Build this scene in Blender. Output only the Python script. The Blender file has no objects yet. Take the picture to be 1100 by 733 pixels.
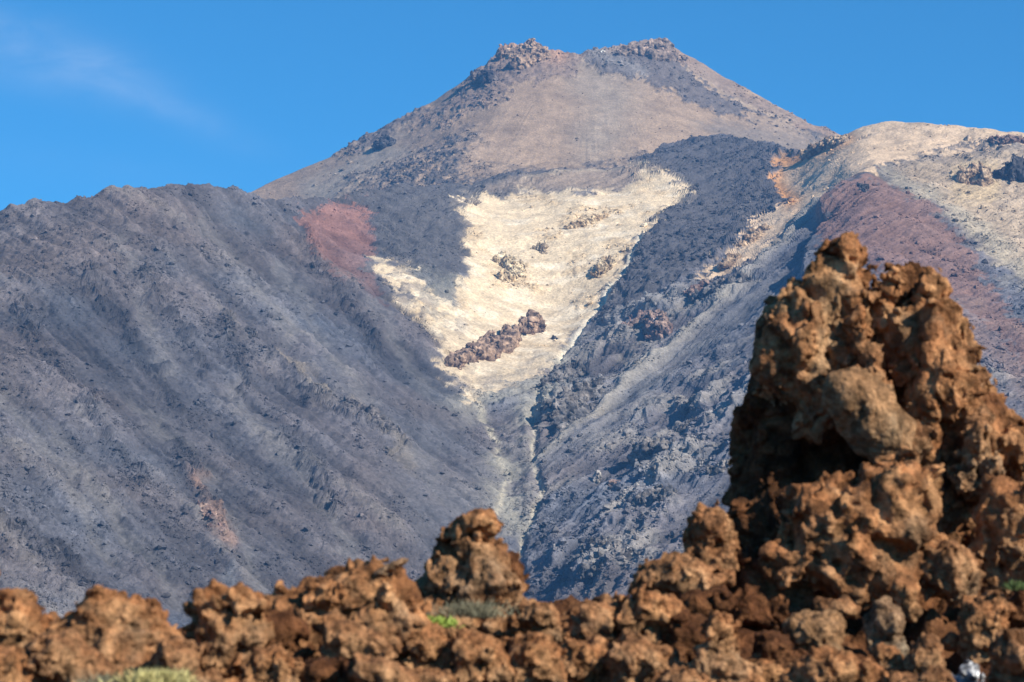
import bpy, math, random, time
import numpy as np
T0 = time.time()
rng = np.random.default_rng(7); random.seed(7)
S = bpy.context.scene
COL = S.collection
RAD = math.radians

# ------------------------------------------------------------------ camera model
FOCAL, PITCH = 80.0, RAD(8.0)
K = 36.0/FOCAL/1100.0
cP, sP = math.cos(PITCH), math.sin(PITCH)
def world(px, py, Y):
    """point at ground distance Y (m) seen in direction (px, py)"""
    a = (np.asarray(px, float)-550.0)*K; b = (366.5-np.asarray(py, float))*K
    yy = cP-b*sP; zz = sP+b*cP
    return np.stack([a/yy*Y, np.ones_like(a)*Y, zz/yy*Y], -1)
MPP = lambda Y: Y*K      # metres per pixel at distance Y

# ------------------------------------------------------------------ noise (numpy)
TB = 64
TAB = rng.uniform(-1, 1, (8, TB, TB, TB)).astype(np.float32)
JIT = rng.uniform(0.08, 0.92, (TB//2, TB//2, TB//2, 3)).astype(np.float32)
def vnoise(p, seed=0):
    t = TAB[seed % 8]
    p = p+np.float32(seed*7.31)
    i = np.floor(p).astype(np.int32); f = (p-i).astype(np.float32)
    u = f*f*f*(f*(f*6-15)+10)
    x0, y0, z0 = [(i[..., k]) & (TB-1) for k in range(3)]
    x1, y1, z1 = [(i[..., k]+1) & (TB-1) for k in range(3)]
    ux, uy, uz = u[..., 0], u[..., 1], u[..., 2]
    def lx(y, z): 
        a = t[x0, y, z]; return a+(t[x1, y, z]-a)*ux
    a = lx(y0, z0); a = a+(lx(y1, z0)-a)*uy
    b = lx(y0, z1); b = b+(lx(y1, z1)-b)*uy
    return a+(b-a)*uz
def fbm(p, octv=4, seed=0, gain=0.5, ridged=False):
    s = 0; a = 1.0; tot = 0
    for o in range(octv):
        n = vnoise(p*(2.03**o), seed+o)
        if ridged: n = 1-2*np.abs(n)
        s = s+a*n; tot += a; a *= gain
    return s/tot
def worley(p, seed=0, full=False):
    """nearest feature distance (about 0..1)"""
    p = p.astype(np.float32)+np.float32(seed*3.77)
    M = TB//2
    b = np.floor(p-0.5).astype(np.int32)
    best = np.full(p.shape[:-1], 9.0, np.float32)
    for dx in (0, 1):
        for dy in (0, 1):
            for dz in (0, 1):
                c = b+np.array([dx, dy, dz], np.int32)
                j = JIT[c[..., 0] & (M-1), c[..., 1] & (M-1), c[..., 2] & (M-1)]
                d = c+j-p
                best = np.minimum(best, (d*d).sum(-1))
    return np.sqrt(best)
HSH = rng.uniform(0, 1, (TB//2, TB//2, TB//2)).astype(np.float32)
_n = rng.normal(size=(TB//2, TB//2, TB//2, 3)); NRM = (_n/np.linalg.norm(_n, axis=-1, keepdims=True)).astype(np.float32)
def cells(p, seed=0, facet=False):
    """F1, F2 and the random value of the nearest cell (and a randomly tilted plane through its feature point)"""
    p = p.astype(np.float32)+np.float32(seed*3.77); M = TB//2
    b = np.floor(p-0.5).astype(np.int32)
    f1 = np.full(p.shape[:-1], 9.0, np.float32); f2 = f1.copy(); hv = np.zeros_like(f1); fp = np.zeros_like(f1)
    for dx in (0, 1):
        for dy in (0, 1):
            for dz in (0, 1):
                c = (b+np.array([dx, dy, dz], np.int32)); k = (c[..., 0] & (M-1), c[..., 1] & (M-1), c[..., 2] & (M-1))
                q = c+JIT[k]-p; d = (q*q).sum(-1)
                m = d < f1
                f2 = np.where(m, f1, np.minimum(f2, d)); hv = np.where(m, HSH[k], hv)
                if facet: fp = np.where(m, (q*NRM[k]).sum(-1), fp)
                f1 = np.where(m, d, f1)
    return (np.sqrt(f1), np.sqrt(f2), hv, fp) if facet else (np.sqrt(f1), np.sqrt(f2), hv)
def sstep(a, b, x):
    t = np.clip((x-a)/(b-a), 0, 1); return t*t*(3-2*t)
def segdist(px, py, line):
    best = np.full(px.shape, 1e9)
    for (ax, ay), (bx, by) in zip(line[:-1], line[1:]):
        vx, vy = bx-ax, by-ay
        t = np.clip(((px-ax)*vx+(py-ay)*vy)/(vx*vx+vy*vy+1e-9), 0, 1)
        best = np.minimum(best, np.hypot(px-ax-t*vx, py-ay-t*vy))
    return best
def polymask(px, py, poly, soft):
    x0 = min(p[0] for p in poly)-3*soft-20; x1 = max(p[0] for p in poly)+3*soft+20
    y0 = min(p[1] for p in poly)-3*soft-20; y1 = max(p[1] for p in poly)+3*soft+20
    out = np.zeros(px.shape, np.float32)
    sel = (px > x0) & (px < x1) & (py > y0) & (py < y1)
    if not sel.any(): return out
    X, Y = px[sel], py[sel]
    d = segdist(X, Y, poly+[poly[0]])
    ins = np.zeros(X.shape, bool)
    for (ax, ay), (bx, by) in zip(poly, poly[1:]+[poly[0]]):
        c = ((ay > Y) != (by > Y)) & (X < (bx-ax)*(Y-ay)/(by-ay+1e-12)+ax)
        ins ^= c
    sd = np.where(ins, d, -d)
    out[sel] = sstep(-soft, soft, sd)
    return out

# ------------------------------------------------------------------ mesh helpers
def mesh_np(name, V, F, cols=None, smooth=False):
    me = bpy.data.meshes.new(name) if isinstance(name, str) else name
    V = np.ascontiguousarray(V, np.float32); F = np.ascontiguousarray(F, np.int32)
    n, k = F.shape
    me.vertices.add(len(V)); me.vertices.foreach_set('co', V.ravel())
    me.loops.add(n*k); me.loops.foreach_set('vertex_index', F.ravel())
    me.polygons.add(n)
    me.polygons.foreach_set('loop_start', np.arange(0, n*k, k, dtype=np.int32))
    me.polygons.foreach_set('use_smooth', np.full(n, smooth, bool))
    if cols is not None:
        c = me.color_attributes.new('Col', 'FLOAT_COLOR', 'POINT')
        c4 = np.ones((len(V), 4), np.float32); c4[:, :3] = cols
        c.data.foreach_set('color', c4.ravel())
    me.update(calc_edges=True)
    return me
def link(name, me, mat=None, parent=None, loc=None):
    o = bpy.data.objects.new(name, me); COL.objects.link(o)
    if mat and me is not None: me.materials.append(mat)
    if parent is not None: o.parent = parent
    if loc is not None: o.location = loc
    return o
def tag(o, label=None, cat=None, group=None, kind=None):
    if label: o['label'] = label
    if cat: o['category'] = cat
    if group: o['group'] = group
    if kind: o['kind'] = kind
    return o
def grid_faces(nr, nc):
    i = np.arange((nr-1)*nc).reshape(nr-1, nc)[:, :-1].ravel()
    return np.stack([i, i+1, i+nc+1, i+nc], -1)

def surface_nets(D, origin, h):
    """numpy surface nets of a distance grid D (inside < 0)"""
    ins = D < 0
    nx, ny, nz = D.shape
    P = np.zeros((nx-1, ny-1, nz-1, 3), np.float32); C = np.zeros((nx-1, ny-1, nz-1), np.float32)
    corner = lambda i, j, k: (slice(i, nx-1+i), slice(j, ny-1+j), slice(k, nz-1+k))
    cnt = sum(ins[corner(i, j, k)].astype(np.int8) for i in (0, 1) for j in (0, 1) for k in (0, 1))
    act = (cnt > 0) & (cnt < 8)
    idx = np.argwhere(act)
    A = np.zeros((len(idx), 3), np.float32); n = np.zeros(len(idx), np.float32)
    g = {}
    for i in (0, 1):
        for j in (0, 1):
            for k in (0, 1):
                g[i, j, k] = D[idx[:, 0]+i, idx[:, 1]+j, idx[:, 2]+k]
    for ax in range(3):
        o = [a for a in range(3) if a != ax]
        for p in (0, 1):
            for q in (0, 1):
                c0 = [0, 0, 0]; c0[o[0]] = p; c0[o[1]] = q; c1 = list(c0); c1[ax] = 1
                d0, d1 = g[tuple(c0)], g[tuple(c1)]
                m = (d0 < 0) != (d1 < 0)
                t = np.where(m, d0/(d0-d1+1e-20), 0)
                pos = np.zeros((len(idx), 3), np.float32)
                pos[:, o[0]] = p; pos[:, o[1]] = q; pos[:, ax] = t
                A += pos*m[:, None]; n += m
    V = (idx+A/np.maximum(n, 1)[:, None])*h+origin
    vid = np.full(act.shape, -1, np.int32); vid[act] = np.arange(len(idx))
    Fs = []
    for ax in range(3):
        o = [a for a in range(3) if a != ax]
        sl0 = [slice(None)]*3; sl1 = [slice(None)]*3
        sl0[ax] = slice(0, -1); sl1[ax] = slice(1, None)
        m = ins[tuple(sl0)] != ins[tuple(sl1)]
        e = np.argwhere(m)
        ok = (e[:, o[0]] > 0) & (e[:, o[1]] > 0) & (e[:, o[0]] < D.shape[o[0]]-1) & (e[:, o[1]] < D.shape[o[1]]-1)
        e = e[ok]
        def v(da, db):
            q = e.copy(); q[:, o[0]] += da; q[:, o[1]] += db
            return vid[q[:, 0], q[:, 1], q[:, 2]]
        f = np.stack([v(-1, -1), v(0, -1), v(0, 0), v(-1, 0)], -1)
        flip = ins[e[:, 0], e[:, 1], e[:, 2]]
        if ax == 1: flip = ~flip
        f[~flip] = f[~flip][:, ::-1]
        Fs.append(f)
    return V, np.concatenate(Fs)

def biggest(V, F):
    """keep the largest connected piece"""
    n = len(V); lab = np.arange(n)
    E = np.concatenate([F[:, [0, 1]], F[:, [1, 2]], F[:, [2, 3]]])
    while True:
        l0 = lab.copy()
        m = np.minimum(lab[E[:, 0]], lab[E[:, 1]])
        np.minimum.at(lab, lab[E[:, 0]], m); np.minimum.at(lab, lab[E[:, 1]], m)
        np.minimum.at(lab, E[:, 0], m); np.minimum.at(lab, E[:, 1], m)
        lab = lab[lab]; lab = lab[lab]
        if (lab == l0).all(): break
    u, c = np.unique(lab, return_counts=True); keep = lab == u[c.argmax()]
    new = np.cumsum(keep)-1
    return V[keep], new[F[keep[F[:, 0]]]]
JOBS = []
def rock_sdf(lumps, h, size, seed, clast=0.10, clast_s=0.5, rough=0.06, warp=0.12, cav=0.0, k=0.12, strata=0.0):
    """lumps: (cx,cy,cz, rx,ry,rz, tilt about y). size = overall scale (m). returns V,F in the lumps' frame"""
    L = np.array([l[:6] for l in lumps], float)
    pad = size*0.16+3*h
    lo = (L[:, :3]-L[:, 3:6].max(1, keepdims=True)*1.05).min(0)
    hi = (L[:, :3]+L[:, 3:6].max(1, keepdims=True)*1.05).max(0)
    # tight boxes for axis-aligned lumps
    lo = np.maximum(lo, (L[:, :3]-L[:, 3:6]*1.25).min(0))-pad
    hi = np.minimum(hi, (L[:, :3]+L[:, 3:6]*1.25).max(0))+pad
    n = np.ceil((hi-lo)/h).astype(int)+1
    ax = [(lo[i]+np.arange(n[i])*h).astype(np.float32) for i in range(3)]
    G = np.stack(np.meshgrid(*ax, indexing='ij'), -1)
    def base(P):
        d = None
        for l in lumps:
            q = P-np.array(l[:3], np.float32)
            if len(l) > 6 and l[6]:
                c, s = math.cos(l[6]), math.sin(l[6])
                q = np.stack([q[..., 0]*c+q[..., 2]*s, q[..., 1], -q[..., 0]*s+q[..., 2]*c], -1)
            r = np.array(l[3:6], np.float32)
            k0 = np.sqrt(((q/r)**2).sum(-1)); k1 = np.sqrt(((q/(r*r))**2).sum(-1))
            e = k0*(k0-1)/np.maximum(k1, 1e-6)
            if d is None: d = e
            else:
                kk = k*size*0.5
                hh = np.clip(0.5+0.5*(d-e)/kk, 0, 1)
                d = d+(e-d)*hh-kk*hh*(1-hh)
        return d
    D = base(G)
    band = np.abs(D) < size*0.30+2*h
    P = G[band]
    s = size
    W = np.stack([vnoise(P/(s*0.35), seed+1), vnoise(P/(s*0.35), seed+3), vnoise(P/(s*0.35), seed+5)], -1)
    Q = P+W*(s*warp)
    d = base(Q)
    if strata:
        d = d+strata*s*vnoise(np.stack([P[:, 0]*.4, P[:, 1]*.4, P[:, 2]*4], -1)/(s*.35), seed+2)
    d = d-clast*.36
    near = np.abs(d) < s*0.22+2*h
    Pn = P[near]+W[near]*(s*0.04); dn = d[near]
    cs = clast_s
    m = 0.55+0.45*vnoise(Pn/(cs*1.7), seed+4)
    Pw = Pn+np.stack([vnoise(Pn/(cs*.5), seed+k_) for k_ in (1, 4, 6)], -1)*(cs*.16)
    for sc_, am, sd in ((2.1, .9, 3), (1.0, .85, 0), (0.45, 0.62, 11), (0.2, 0.46, 5)):
        f1, f2, hv, fp = cells(Pw/np.array((cs, cs, cs*1.3), np.float32)/sc_, seed+sd, True)
        e = sstep(0.0, 0.13, f2-f1)
        blk = ((0.5-hv)*1.0+fp*1.5)*e+(1-e)*(0.75 if sc_ < 2 else .3)+(f1-.45)*.3
        dn = dn+clast*am*blk*(np.clip(m+.3, .25, 1) if sc_ >= 1.0 else np.clip(1.3-m, .3, 1))
    dn = dn+rough*fbm(Pn/(cs*0.6), 4, seed+2, 0.6, True)
    if cav:
        c = vnoise(Pn/(cs*0.7), seed+6)
        dn = dn+cav*sstep(0.28, 0.62, c)
    d[near] = dn
    D[band] = d
    for a_ in range(3):
        D = (np.roll(D, 1, a_)+np.roll(D, -1, a_))*.10+D*.80
    V, F = biggest(*surface_nets(D, lo.astype(np.float32), h))
    c1 = cells(V/(cs*.45), seed+11)[2]; c2 = cells(V/(cs*.2), seed+5)[2]
    t = np.clip(.5+.72*c1+.4*(c2-.5)+.3*vnoise(V/(cs*.9), seed+3), .3, 1.6)
    return V, F, t

# ------------------------------------------------------------------ node helpers
def newmat(name):
    m = bpy.data.materials.new(name); m.use_nodes = True
    nt = m.node_tree; nt.nodes.clear()
    out = nt.nodes.new('ShaderNodeOutputMaterial'); b = nt.nodes.new('ShaderNodeBsdfPrincipled')
    b.inputs['Roughness'].default_value = 0.95
    b.inputs['Specular IOR Level'].default_value = 0.12
    nt.links.new(b.outputs[0], out.inputs[0])
    return m, nt, b
def N(nt, t, **kw):
    n = nt.nodes.new(t)
    for k, v in kw.items(): setattr(n, k, v)
    return n
def noise(nt, vec, scale, detail=6, rough=0.6, dist=0.0):
    n = N(nt, 'ShaderNodeTexNoise'); n.inputs['Scale'].default_value = scale
    n.inputs['Detail'].default_value = detail; n.inputs['Roughness'].default_value = rough
    n.inputs['Distortion'].default_value = dist
    nt.links.new(vec, n.inputs['Vector']); return n.outputs['Fac']
def ramp(nt, fac, stops):
    r = N(nt, 'ShaderNodeValToRGB'); e = r.color_ramp.elements
    while len(e) < len(stops): e.new(0.5)
    for el, (p, c) in zip(e, stops):
        el.position = p; el.color = (c, c, c, 1) if not hasattr(c, '__len__') else (*c, 1)
    nt.links.new(fac, r.inputs[0]); return r.outputs[0]
def mix(nt, fac, a, b, mode='MIX'):
    m = N(nt, 'ShaderNodeMix', data_type='RGBA', blend_type=mode)
    for i, v in ((0, fac), (6, a), (7, b)):
        if hasattr(v, 'links'): nt.links.new(v, m.inputs[i])
        elif hasattr(v, '__len__'): m.inputs[i].default_value = (*v, 1)
        else: m.inputs[i].default_value = v
    return m.outputs[2]
def bump(nt, b, height, dist, strength=1.0, prev=None):
    n = N(nt, 'ShaderNodeBump'); n.inputs['Distance'].default_value = dist; n.inputs['Strength'].default_value = strength
    nt.links.new(height, n.inputs['Height'])
    if prev is not None: nt.links.new(prev.outputs[0], n.inputs['Normal'])
    nt.links.new(n.outputs[0], b.inputs['Normal']); return n

def mat_terrain():
    m, nt, b = newmat('volcanic_slope')
    at = N(nt, 'ShaderNodeAttribute', attribute_name='Col')
    tc = N(nt, 'ShaderNodeTexCoord'); v = tc.outputs['Object']
    n1 = noise(nt, v, 0.22, 5, 0.7); n2 = noise(nt, v, 0.03, 5, 0.65)
    f1 = ramp(nt, n1, [(0.28, 0.62), (0.5, 1.0), (0.72, 1.42)])
    f2 = ramp(nt, n2, [(0.3, 0.78), (0.7, 1.22)])
    c = mix(nt, 1.0, at.outputs['Color'], f1, 'MULTIPLY')
    c = mix(nt, 1.0, c, f2, 'MULTIPLY')
    nt.links.new(c, b.inputs['Base Color'])
    bump(nt, b, n1, 2.2, 0.8)
    return m
def mat_crag():
    m, nt, b = newmat('crag_rock')
    at = N(nt, 'ShaderNodeAttribute', attribute_name='Col')
    tc = N(nt, 'ShaderNodeTexCoord'); v = tc.outputs['Object']
    n1 = noise(nt, v, 0.16, 6, 0.7)
    c = mix(nt, 1.0, at.outputs['Color'], ramp(nt, n1, [(0.3, 0.55), (0.5, 1.0), (0.7, 1.5)]), 'MULTIPLY')
    nt.links.new(c, b.inputs['Base Color'])
    bump(nt, b, n1, 3.0, 0.9)
    return m
def mat_rock(name, light, mid, dark, grey, gmix=0.45, sc=1.0):
    m, nt, b = newmat(name)
    tc = N(nt, 'ShaderNodeTexCoord'); v = tc.outputs['Object']
    n1 = noise(nt, v, 1.7*sc, 6, 0.62, 0.4); n2 = noise(nt, v, 7.0*sc, 6, 0.68); n3 = noise(nt, v, 0.9*sc, 5, 0.6, 0.8)
    n4 = noise(nt, v, 38*sc, 4, 0.7)
    c = ramp(nt, n1, [(0.30, dark), (0.46, mid), (0.62, light)])
    c = mix(nt, ramp(nt, n3, [(0.52, 0.0), (0.66, gmix)]), c, grey)
    c = mix(nt, 1.0, c, ramp(nt, n2, [(0.27, 0.45), (0.5, 1.0), (0.75, 1.35)]), 'MULTIPLY')
    c = mix(nt, 1.0, c, ramp(nt, n4, [(0.3, 0.7), (0.7, 1.25)]), 'MULTIPLY')
    at = N(nt, 'ShaderNodeAttribute', attribute_name='Col')
    c = mix(nt, 1.0, c, at.outputs['Color'], 'MULTIPLY')
    nt.links.new(c, b.inputs['Base Color'])
    p = bump(nt, b, n2, 0.09, 1.0)
    vo = N(nt, 'ShaderNodeTexVoronoi'); vo.inputs['Scale'].default_value = 24*sc
    nt.links.new(v, vo.inputs['Vector'])
    p2 = bump(nt, b, vo.outputs['Distance'], 0.02, 0.7, p)
    bump(nt, b, n4, 0.012, 0.8, p2)
    return m
def mat_flat(name, c, rough=0.7, spec=0.2, var=0.25, sc=30):
    m, nt, b = newmat(name)
    tc = N(nt, 'ShaderNodeTexCoord')
    n1 = noise(nt, tc.outputs['Object'], sc, 4, 0.6)
    nt.links.new(mix(nt, 1.0, c, ramp(nt, n1, [(0.3, 1-var), (0.7, 1+var)]), 'MULTIPLY'), b.inputs['Base Color'])
    b.inputs['Roughness'].default_value = rough; b.inputs['Specular IOR Level'].default_value = spec
    return m
M_TERR, M_CRAG = mat_terrain(), mat_crag()
M_ORANGE = mat_rock('orange_lava', (0.47, 0.245, 0.112), (0.315, 0.137, 0.057), (0.125, 0.050, 0.022), (0.33, 0.23, 0.135), .6)
M_BROWN = mat_rock('brown_lava', (0.42, 0.23, 0.112), (0.285, 0.132, 0.059), (0.11, 0.048, 0.022), (0.29, 0.21, 0.13), 0.65)
M_DARK = mat_rock('dark_shade_lava', (0.18, 0.078, 0.033), (0.105, 0.042, 0.018), (0.045, 0.018, 0.010), (0.105, 0.072, 0.045), 0.35)  # darkened lava: shade of recesses and gaps is put into its colour
M_GREY = mat_rock('greyish_lava', (0.35, 0.215, 0.12), (0.25, 0.145, 0.08), (0.125, 0.07, 0.04), (0.25, 0.21, 0.145), 0.75)
M_TAN = mat_rock('tan_lava', (0.37, 0.205, 0.10), (0.29, 0.158, 0.076), (0.19, 0.10, 0.048), (0.26, 0.185, 0.11), 0.7)

# ------------------------------------------------------------------ the mountain
class TPS:
    def __init__(s, pts):
        p = np.array(pts, float); s.xy = p[:, :2]/500.0; v = np.log(p[:, 2]); n = len(p)
        d = np.linalg.norm(s.xy[:, None]-s.xy[None], axis=-1)
        A = np.zeros((n+3, n+3)); A[:n, :n] = s.U(d)+np.eye(n)*0.004
        A[:n, n] = 1; A[:n, n+1:] = s.xy; A[n:, :n] = A[:n, n:].T
        s.w = np.linalg.solve(A, np.r_[v, 0, 0, 0])
    @staticmethod
    def U(d): return np.where(d > 1e-9, d*d*np.log(np.maximum(d, 1e-9)), 0)
    def __call__(s, px, py):
        x = np.asarray(px, float)/500.0; y = np.asarray(py, float)/500.0
        r = s.w[-3]+s.w[-2]*x+s.w[-1]*y
        for (cx, cy), w in zip(s.xy, s.w):
            r = r+w*s.U(np.hypot(x-cx, y-cy))
        return np.exp(r)

TOP_LOW = [(-300, 305), (-100, 256), (0, 230), (40, 221), (85, 213), (110, 208), (150, 202), (180, 197), (205, 195), (225, 199), (262, 212), (300, 216),
           (330, 216), (360, 213), (400, 206), (450, 200), (520, 194), (560, 193), (620, 188), (655, 184), (679, 180), (710, 158), (744, 150),
           (785, 147), (800, 153), (833, 156), (848, 165), (868, 160), (890, 148), (906, 146), (928, 139), (953, 135), (977, 134), (1007, 136), (1040, 140),
           (1100, 143), (1200, 152), (1400, 200)]
PTS_LOW = [(-300, 305, 3250), (0, 230, 3500), (100, 208, 3600), (200, 195, 3750), (262, 212, 3900), (320, 216, 4050), (400, 206, 4350), (520, 194, 4620),
           (650, 184, 4750), (710, 158, 4950), (785, 147, 4980), (848, 165, 4700), (890, 148, 4560), (977, 134, 4420), (1100, 143, 4250), (1400, 200, 3950),
           (560, 640, 2700), (545, 540, 3000), (515, 440, 3360), (560, 400, 3560), (600, 330, 3930), (560, 260, 4170), (500, 220, 4330), (700, 205, 4440),
           (620, 212, 4440), (745, 212, 4430), (600, 198, 4560),
           (0, 640, 2150), (0, 430, 2720), (200, 640, 2330), (200, 430, 2950), (200, 300, 3350), (400, 640, 2540), (400, 450, 3120), (400, 330, 3640),
           (330, 250, 3880), (460, 560, 2800), (-300, 640, 1850), (-300, 430, 2450), (440, 250, 4080), (100, 300, 3200),
           (650, 640, 2560), (750, 560, 2680), (640, 480, 3130), (700, 400, 3430), (700, 300, 3890), (800, 440, 3010), (780, 240, 4220), (900, 440, 2790),
           (870, 300, 3480), (925, 192, 3960), (1000, 300, 3430), (1100, 440, 2720), (1100, 300, 3480), (1100, 200, 4010), (1000, 180, 4110), (950, 160, 4270),
           (850, 200, 4390), (1400, 440, 2450), (1400, 640, 1680), (1100, 640, 1950), (850, 640, 2250), (560, 770, 2350), (0, 770, 1850), (1100, 770, 1650),
           (-300, 770, 1600), (1400, 770, 1380)]
TOP_UP = [(150, 275), (200, 246), (262, 211), (284, 197), (318, 182), (352, 168), (386, 149), (420, 131), (455, 115), (475, 100), (502, 83), (523, 68), (540, 52),
          (557, 51), (574, 47), (588, 53), (620, 60), (645, 55), (662, 51), (696, 45), (710, 43), (724, 50), (748, 63), (782, 84), (805, 97), (833, 115), (867, 133),
          (898, 145), (960, 175), (1050, 222)]
PTS_UP = [(150, 275, 5450), (262, 211, 5550), (352, 168, 5620), (455, 115, 5680), (540, 52, 5650), (574, 47, 5650), (620, 60, 5640), (662, 51, 5700), (710, 43, 5760),
          (782, 84, 5780), (867, 133, 5700), (960, 175, 5600), (1050, 222, 5500), (600, 190, 5060), (600, 100, 5470), (500, 190, 5080), (400, 200, 5250),
          (700, 190, 5090), (800, 160, 5330), (860, 160, 5480), (700, 110, 5470), (480, 140, 5380), (640, 265, 4680), (300, 265, 5150), (900, 265, 4950),
          (150, 330, 5100), (1050, 300, 5000)]
TL, TU = TPS(PTS_LOW), TPS(PTS_UP)

WHITE = [(494, 216), (534, 212), (575, 207), (626, 207), (670, 204), (687, 194), (677, 184), (711, 190), (742, 211), (711, 231), (687, 258), (670, 289), (636, 333),
         (619, 354), (602, 381), (588, 398), (561, 417), (517, 420), (514, 436), (507, 432), (496, 419), (476, 395), (472, 375), (465, 354), (438, 330), (428, 316),
         (404, 289), (397, 272), (414, 276), (442, 292), (462, 312), (483, 322), (488, 302), (504, 296), (509, 269), (500, 238)]
RED1 = [(320, 236), (345, 222), (370, 219), (397, 229), (400, 270), (393, 285), (421, 327), (405, 322), (372, 302), (345, 280)]
RED2 = [(876, 262), (885, 238), (917, 200), (942, 194), (990, 221), (1040, 275), (1075, 325), (1115, 375), (1115, 402), (1060, 362), (1005, 316), (950, 295), (900, 275)]
TAN = [(831, 199), (834, 179), (868, 161), (906, 140), (953, 125), (1007, 126), (1120, 130), (1120, 160), (1050, 160), (1000, 164), (975, 172), (950, 182), (925, 192),
       (900, 206), (878, 224), (850, 246), (815, 268), (780, 292), (745, 300), (770, 280), (800, 255), (812, 238), (850, 216)]
OLIVE = [(960, 180), (1000, 166), (1120, 160), (1120, 300), (1070, 280), (1010, 225)]
TAN2 = [(940, 186), (960, 186), (1010, 214), (1060, 245), (1120, 300), (1120, 330), (1060, 275), (1000, 224)]
TAN3 = [(1030, 172), (1065, 172), (1075, 200), (1060, 225), (1035, 225), (1020, 205)]
LAVA_R = [(679, 181), (712, 160), (744, 151), (785, 150), (800, 156), (833, 158), (846, 168), (833, 180), (829, 199), (848, 217), (811, 236), (795, 255), (770, 278),
          (740, 296), (705, 315), (668, 345), (640, 350), (655, 318), (672, 292), (690, 260), (713, 233), (744, 212), (715, 188)]
LAVA_M = [(335, 216), (360, 212), (410, 205), (480, 196), (560, 195), (620, 190), (600, 198), (540, 208), (496, 213), (499, 238), (506, 268), (490, 296), (480, 318),
          (462, 306), (442, 288), (414, 270), (400, 262), (399, 231), (372, 218)]
CAP = [(520, 208), (560, 200), (620, 190), (655, 184), (685, 182), (690, 192), (670, 203), (626, 206), (575, 206)]
BROWNL = [(-300, 300), (0, 228), (110, 205), (200, 190), (262, 208), (330, 214), (345, 280), (380, 320), (300, 330), (150, 300), (0, 330), (-300, 420)]
# on the upper cone
UL_FLOW = [(335, 240), (359, 214), (414, 178), (441, 163), (470, 150), (487, 144), (515, 148), (505, 168), (506, 183), (620, 181), (690, 172), (700, 200), (560, 230), (400, 240)]
UL_BAND = [(398, 158), (430, 138), (470, 112), (455, 112), (420, 128), (386, 146), (360, 164)]
SUMMIT_L = [(500, 84), (523, 66), (540, 44), (590, 44), (625, 56), (628, 72), (600, 80), (560, 92), (530, 112), (480, 128), (455, 140), (440, 138), (470, 115)]
SUMMIT_R = [(621, 56), (645, 50), (696, 40), (712, 44), (724, 58), (742, 82), (760, 98), (790, 112), (819, 129), (860, 139), (895, 147), (880, 152), (843, 138), (778, 121),
            (730, 104), (690, 89), (650, 76), (628, 68)]
RIM_R = [(710, 40), (724, 46), (748, 60), (782, 81), (833, 112), (900, 142), (900, 150), (860, 140), (825, 124), (780, 100), (750, 82), (725, 62)]
GREYPATCH = [(780, 130), (850, 142), (900, 150), (880, 168), (830, 168), (770, 150), (740, 135)]

GULLY1 = [(508, 425), (517, 446), (530, 470), (538, 492), (545, 515), (541, 535), (532, 556)]
GULLY2 = [(601, 392), (580, 420), (572, 446), (575, 470), (571, 494), (577, 512), (582, 530), (574, 552), (562, 575), (556, 596), (563, 622)]
LINE_R = [(573, 500), (600, 482), (640, 450), (680, 414), (720, 378), (760, 340), (800, 302), (845, 258), (880, 222)]
RILL = [(602, 384), (619, 360), (636, 336), (655, 312), (672, 288), (690, 258)]

def colour_mix(C, m, col): 
    m = m[..., None]; return C*(1-m)+np.array(col, np.float32)*m

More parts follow.
